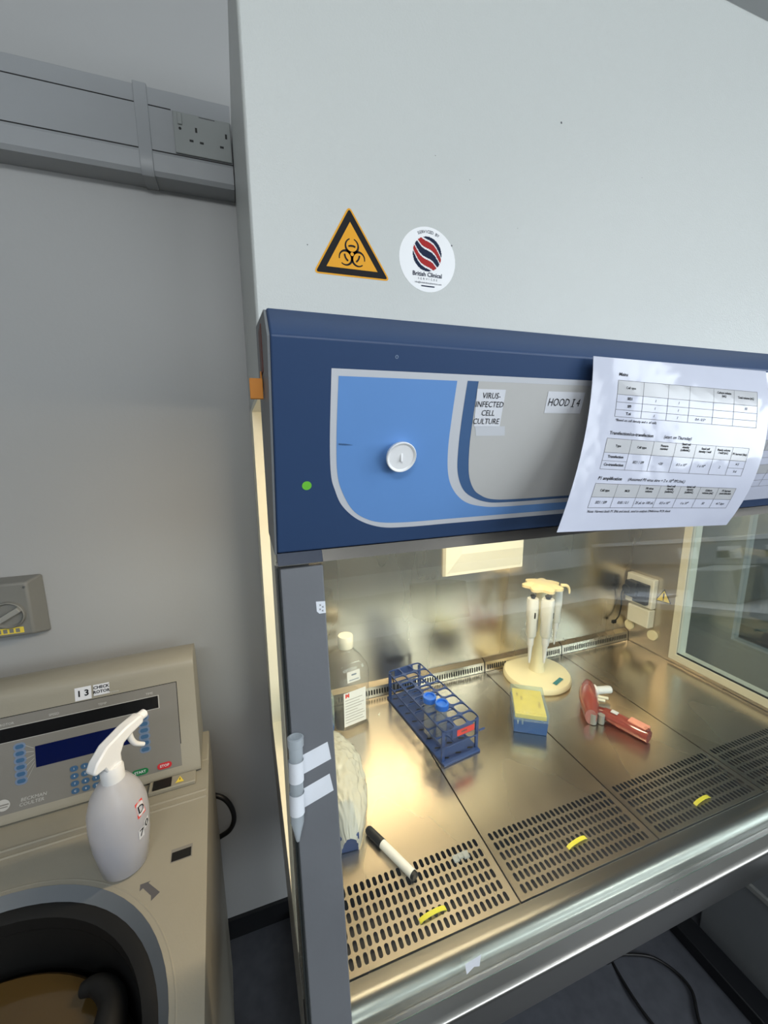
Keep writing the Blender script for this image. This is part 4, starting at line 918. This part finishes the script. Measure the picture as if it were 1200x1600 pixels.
for s_, du, dv in (('7', -.10, .081), ('0', .17, .089)):
    V, Fc = text2d(s_, .020); vv = [P.bm.verts.new(bm_map(u0 + du + x / .048, dv + y, .0008)) for x, y in V]
    for f in Fc: P.bm.faces.new([vv[i] for i in f]).material_index = 2
P.done('bottle_sticker', [M['paper'], M['redl'], M['ink']], sb, local=True, label='white and red stickers with number 70')

# ------------------------------------------------------------------ wall services
tr = thing('cable_trunking', 'pale grey wall trunking with cover strips running to the hood', 'trunking', (-.9, WY - .03, .574))
f0, TB, TT_ = WY - .060, .574, .7425
bm = nb(); prism(bm, [(WY - .0005, TB), (f0 + .006, TB + .0), (f0, TB + .008), (f0 - .002, .6150), (f0, .6195), (f0, TT_ - .003), (f0 + .004, TT_), (WY - .0005, TT_)], -1.79, .027); obj('trunking_body', bm, M['trunk'], tr)
bm = nb(); box(bm, -1.79, .027, f0 - .0008, f0 + .001, .6205, .6225); box(bm, -1.79, -.095, f0 - .0008, f0 + .001, .7055, .7072); obj('cover_gap', bm, M['rubber'], tr)
bm = nb(); prism(bm, [(WY - .0004, TB - .003), (f0 + .004, TB - .003), (f0 - .003, TB + .006), (f0 - .0045, .615), (f0 - .003, .62), (f0 - .003, TT_ + .002), (WY - .0004, TT_ + .003)], -.165, -.139); obj('joint_cover', bm, M['trunk'], tr, bevel=.001)
ws = thing('double_wall_socket', 'flush grey double power socket with one switch let into the wall trunking', 'socket', (-.03, f0, .655))
bm = nb(); box(bm, -.0920, .055 - .029, f0 - .0045, f0 - .001, .6240, .7040); obj('socket_plate', bm, M['sock'], ws, bevel=.0015)
def wsm(u, v, h=0): return (u, f0 - .0046 - h, v)
P = Print(wsm)
for u, v, a, b in ((-.0463, .6745, .0021, .0048), (-.0575, .6520, .0040, .0022), (-.0365, .6515, .0040, .0022), (.0160, .6745, .0021, .0048), (.0055, .6515, .0040, .0022)): P.rect(u - a, u + a, v - b, v + b, 0, 1)
P.disc(-.0790, .6720, .0030, 0, 1, 10); P.rect(-.0390, -.0060, .7000, .7018, 1, 1); P.done('pin_holes', [M['slot'], M['inkg']], ws)
bm = nb(); box(bm, -.0830, -.0740, f0 - .0075, f0 - .0046, .6790, .7010); obj('rocker_switch', bm, M['sock'], ws, bevel=.001)
iw = thing('isolator_switch', 'square grey rotary isolator switch box with yellow label on the wall', 'switch', (-.52, WY - .04, -.447))
Yi = WY - .048
bm = nb(); V = box(bm, -.650, -.4850, Yi, WY - .0005, -.4770, -.3250)
for k in (0, 1, 4, 5): V[k].co.x += (.014 if V[k].co.x < -.5 else -.016); V[k].co.z += (.016 if V[k].co.z < -.4 else -.006)
obj('switch_box', bm, M['sw'], iw, bevel=.005, seg=3)
kx, kz = -.5430, -.4060
bm = nb(); lathe(bm, [(0, 0), (.033, 0), (.032, .007), (.030, .009), (.028, .006), (.026, .003), (0, .003)], 32, (kx, Yi, kz), (0, -1, 0)); obj('rotary_knob', bm, M['sw'], iw, smooth=35)
bm = nb(); box(bm, -.029, .029, -.016, -.002, -.0060, .0060); xf(bm, 0, Matrix.Translation((kx, Yi, kz)) @ Matrix.Rotation(R(-30), 4, 'Y')); obj('knob_grip', bm, M['swl'], iw, bevel=.001)
bm = nb(); cyl(bm, (-.5060, Yi, -.342), (-.5060, Yi - .0015, -.342), .0028, 12); obj('screw', bm, M['chip'], iw)
P = Print(lambda u, v, h=0: (u, Yi - .0004 - h, v)); P.rect(-.600, -.520, -.4540, -.4390, 0, 1)
for k in range(6): P.rect(-.596 + .012 * k, -.588 + .012 * k, -.4515, -.4415, 1, 2)
P.done('yellow_label', [M['yel2'], M['sw']], iw, label='yellow warning label')

# ------------------------------------------------------------------ under the hood, on the floor
for k, pts in enumerate(([(1.02, .96, -1.45), (1.02, .80, FZ + .010), (.98, .62, FZ + .010), (1.00, .50, FZ + .010), (1.07, .42, FZ + .010), (1.10, .30, FZ + .010)],
                         [(.90, .95, -1.40), (.93, .74, FZ + .012), (1.04, .70, FZ + .018), (1.13, .66, FZ + .010), (1.16, .58, FZ + .010), (1.10, .50, FZ + .010), (1.09, .36, FZ + .010), (1.14, .26, FZ + .010)],
                         )):
    bm = nb(); tube(bm, pts, .0045, 8); single('floor_cable', ['black cable trailing on the floor under the hood, the straighter one', 'black cable curving in a wide loop on the floor under the hood'][k], 'cable', bm, M['cable'], 'cables on the floor under the hood', smooth=60)
pd = thing('storage_pedestal', 'low grey storage pedestal with pale handle beside the black stand foot', 'cabinet', (1.63, .3, FZ))
obj('pedestal_body', Bx(1.352, 1.90, -.05, .680, FZ + .001, -1.17), M['ped'], pd, bevel=.004)
obj('pedestal_handle', Bx(1.340, 1.3515, .30, .577, -1.337, -1.322), M['grey'], pd)

# ------------------------------------------------------------------ neighbouring hood seen through the side window
nh = thing('neighbour_cabinet', 'second hood cabinet seen through the side window of the first', 'cabinet', (2.1, .85, FZ))
NX = 1.570
obj('side_panel', plate('x', NX, .04, .40, WY - .002, -1.0, .66, [(.42, .835, -.705, -.10)]), M['sill'], nh)
obj('cabinet_body', Bx(NX + .25, 2.7, .45, WY - .003, -.95, .66), M['grey'], nh)
obj('work_surface', Bx(NX + .041, NX + .249, .45, WY - .004, -.76, -.74), M['steelf'], nh)
obj('side_pane', Bx(NX + .015, NX + .019, .421, .834, -.704, -.101), M['wglass'], nh)
bm = nb(); 
for y in (.50, 1.10):
    box(bm, 1.9, 1.94, y, y + .04, FZ + .001, -.951)
obj('stand_legs', bm, M['black'], nh)

# ------------------------------------------------------------------ benches behind the photographer (they show in the glass)
bn = thing('lab_bench', 'white laboratory bench running along the window walls', 'bench', (2.6, -1.4, FZ))
bm = nb(); prism(bm, [(-1.75, -2.38), (3.38, -2.38), (3.38, .05), (2.75, .05), (2.75, -1.75), (-1.75, -1.75)], -.76, -.72, 'z'); obj('worktop', bm, M['wood'], bn)
bm = nb(); prism(bm, [(-1.72, -2.36), (3.36, -2.36), (3.36, .02), (2.85, .02), (2.85, -1.85), (-1.72, -1.85)], FZ + .001, -.7605, 'z'); obj('cupboards', bm, M['grey'], bn)
t2 = thing('bench_trunking', 'white dado trunking with plugged sockets above the window bench', 'trunking', (3.36, -1.2, -.50))
bm = nb(); box(bm, 3.33, 3.3995, -2.32, .05, -.50, -.33); obj('trunking_body', bm, M['trunk'], t2)
bm = nb(); box(bm, 3.32, 3.3995, -2.32, .05, -.3295, -.30); obj('trunking_ledge', bm, M['white'], t2)
for y in (-1.45, -1.15, -.85, -.30):
    so2 = obj('socket_plate', Bx(3.322, 3.3295, y, y + .15, -.46, -.37), M['white'], t2)
    if y > -1.3: obj('socket_plug', Bx(3.27, 3.3215, y + .02, y + .07, -.45, -.40), M['black'], so2)
t3 = thing('front_trunking', 'white dado trunking above the bench opposite the hood', 'trunking', (.8, -2.37, -.50))
obj('trunking_body', Bx(-1.75, 3.30, -2.399, -2.33, -.50, -.33), M['white'], t3)
for k, (x, y, wd, dp_, h_, mt, nm, lb) in enumerate(((.25, -2.25, .30, .30, .35, 'grey', 'incubator_box', 'grey benchtop incubator on the window bench'), (1.25, -2.25, .35, .35, .28, 'black', 'balance_case', 'black instrument case on the window bench'),
        (2.90, -.45, .30, .40, .30, 'card', 'cardboard_box', 'brown cardboard box on the side bench'), (2.95, -1.15, .30, .30, .22, 'grey', 'centrifuge_box', 'grey benchtop instrument on the side bench'), (-.75, -2.25, .5, .35, .45, 'cream', 'freezer_box', 'cream benchtop freezer on the window bench'))):
    bm = nb(); box(bm, x, x + wd, y, y + dp_, -.7195, -.7195 + h_); single(nm, lb, 'equipment', bm, M[mt], bevel=.01)
for k, (y, z, lb) in enumerate(((-1.62, 0, 'loose stack of white papers on the side bench'),)):
    bm = nb(); box(bm, 2.85, 3.06, y, y + .30, -.7195, -.70); single('paper_stack', lb, 'papers', bm, M['paper'])
for x, y, lb in ((-.3, -1.2, 'unseen long white ceiling light fitting above the beige centrifuge side of the room'), (2.0, -.9, 'added unseen fitting for the fill light above the side bench')):
    cl_ = thing('ceiling_light', lb, 'lamp', (x, y, CZ - .03), group='ceiling light fittings')
    obj('lamp_housing', Bx(x - .6, x + .6, y - .14, y + .14, CZ - .012, CZ - .0005), M['white'], cl_)  # plain unseen housing; the side one goes with the added fill light
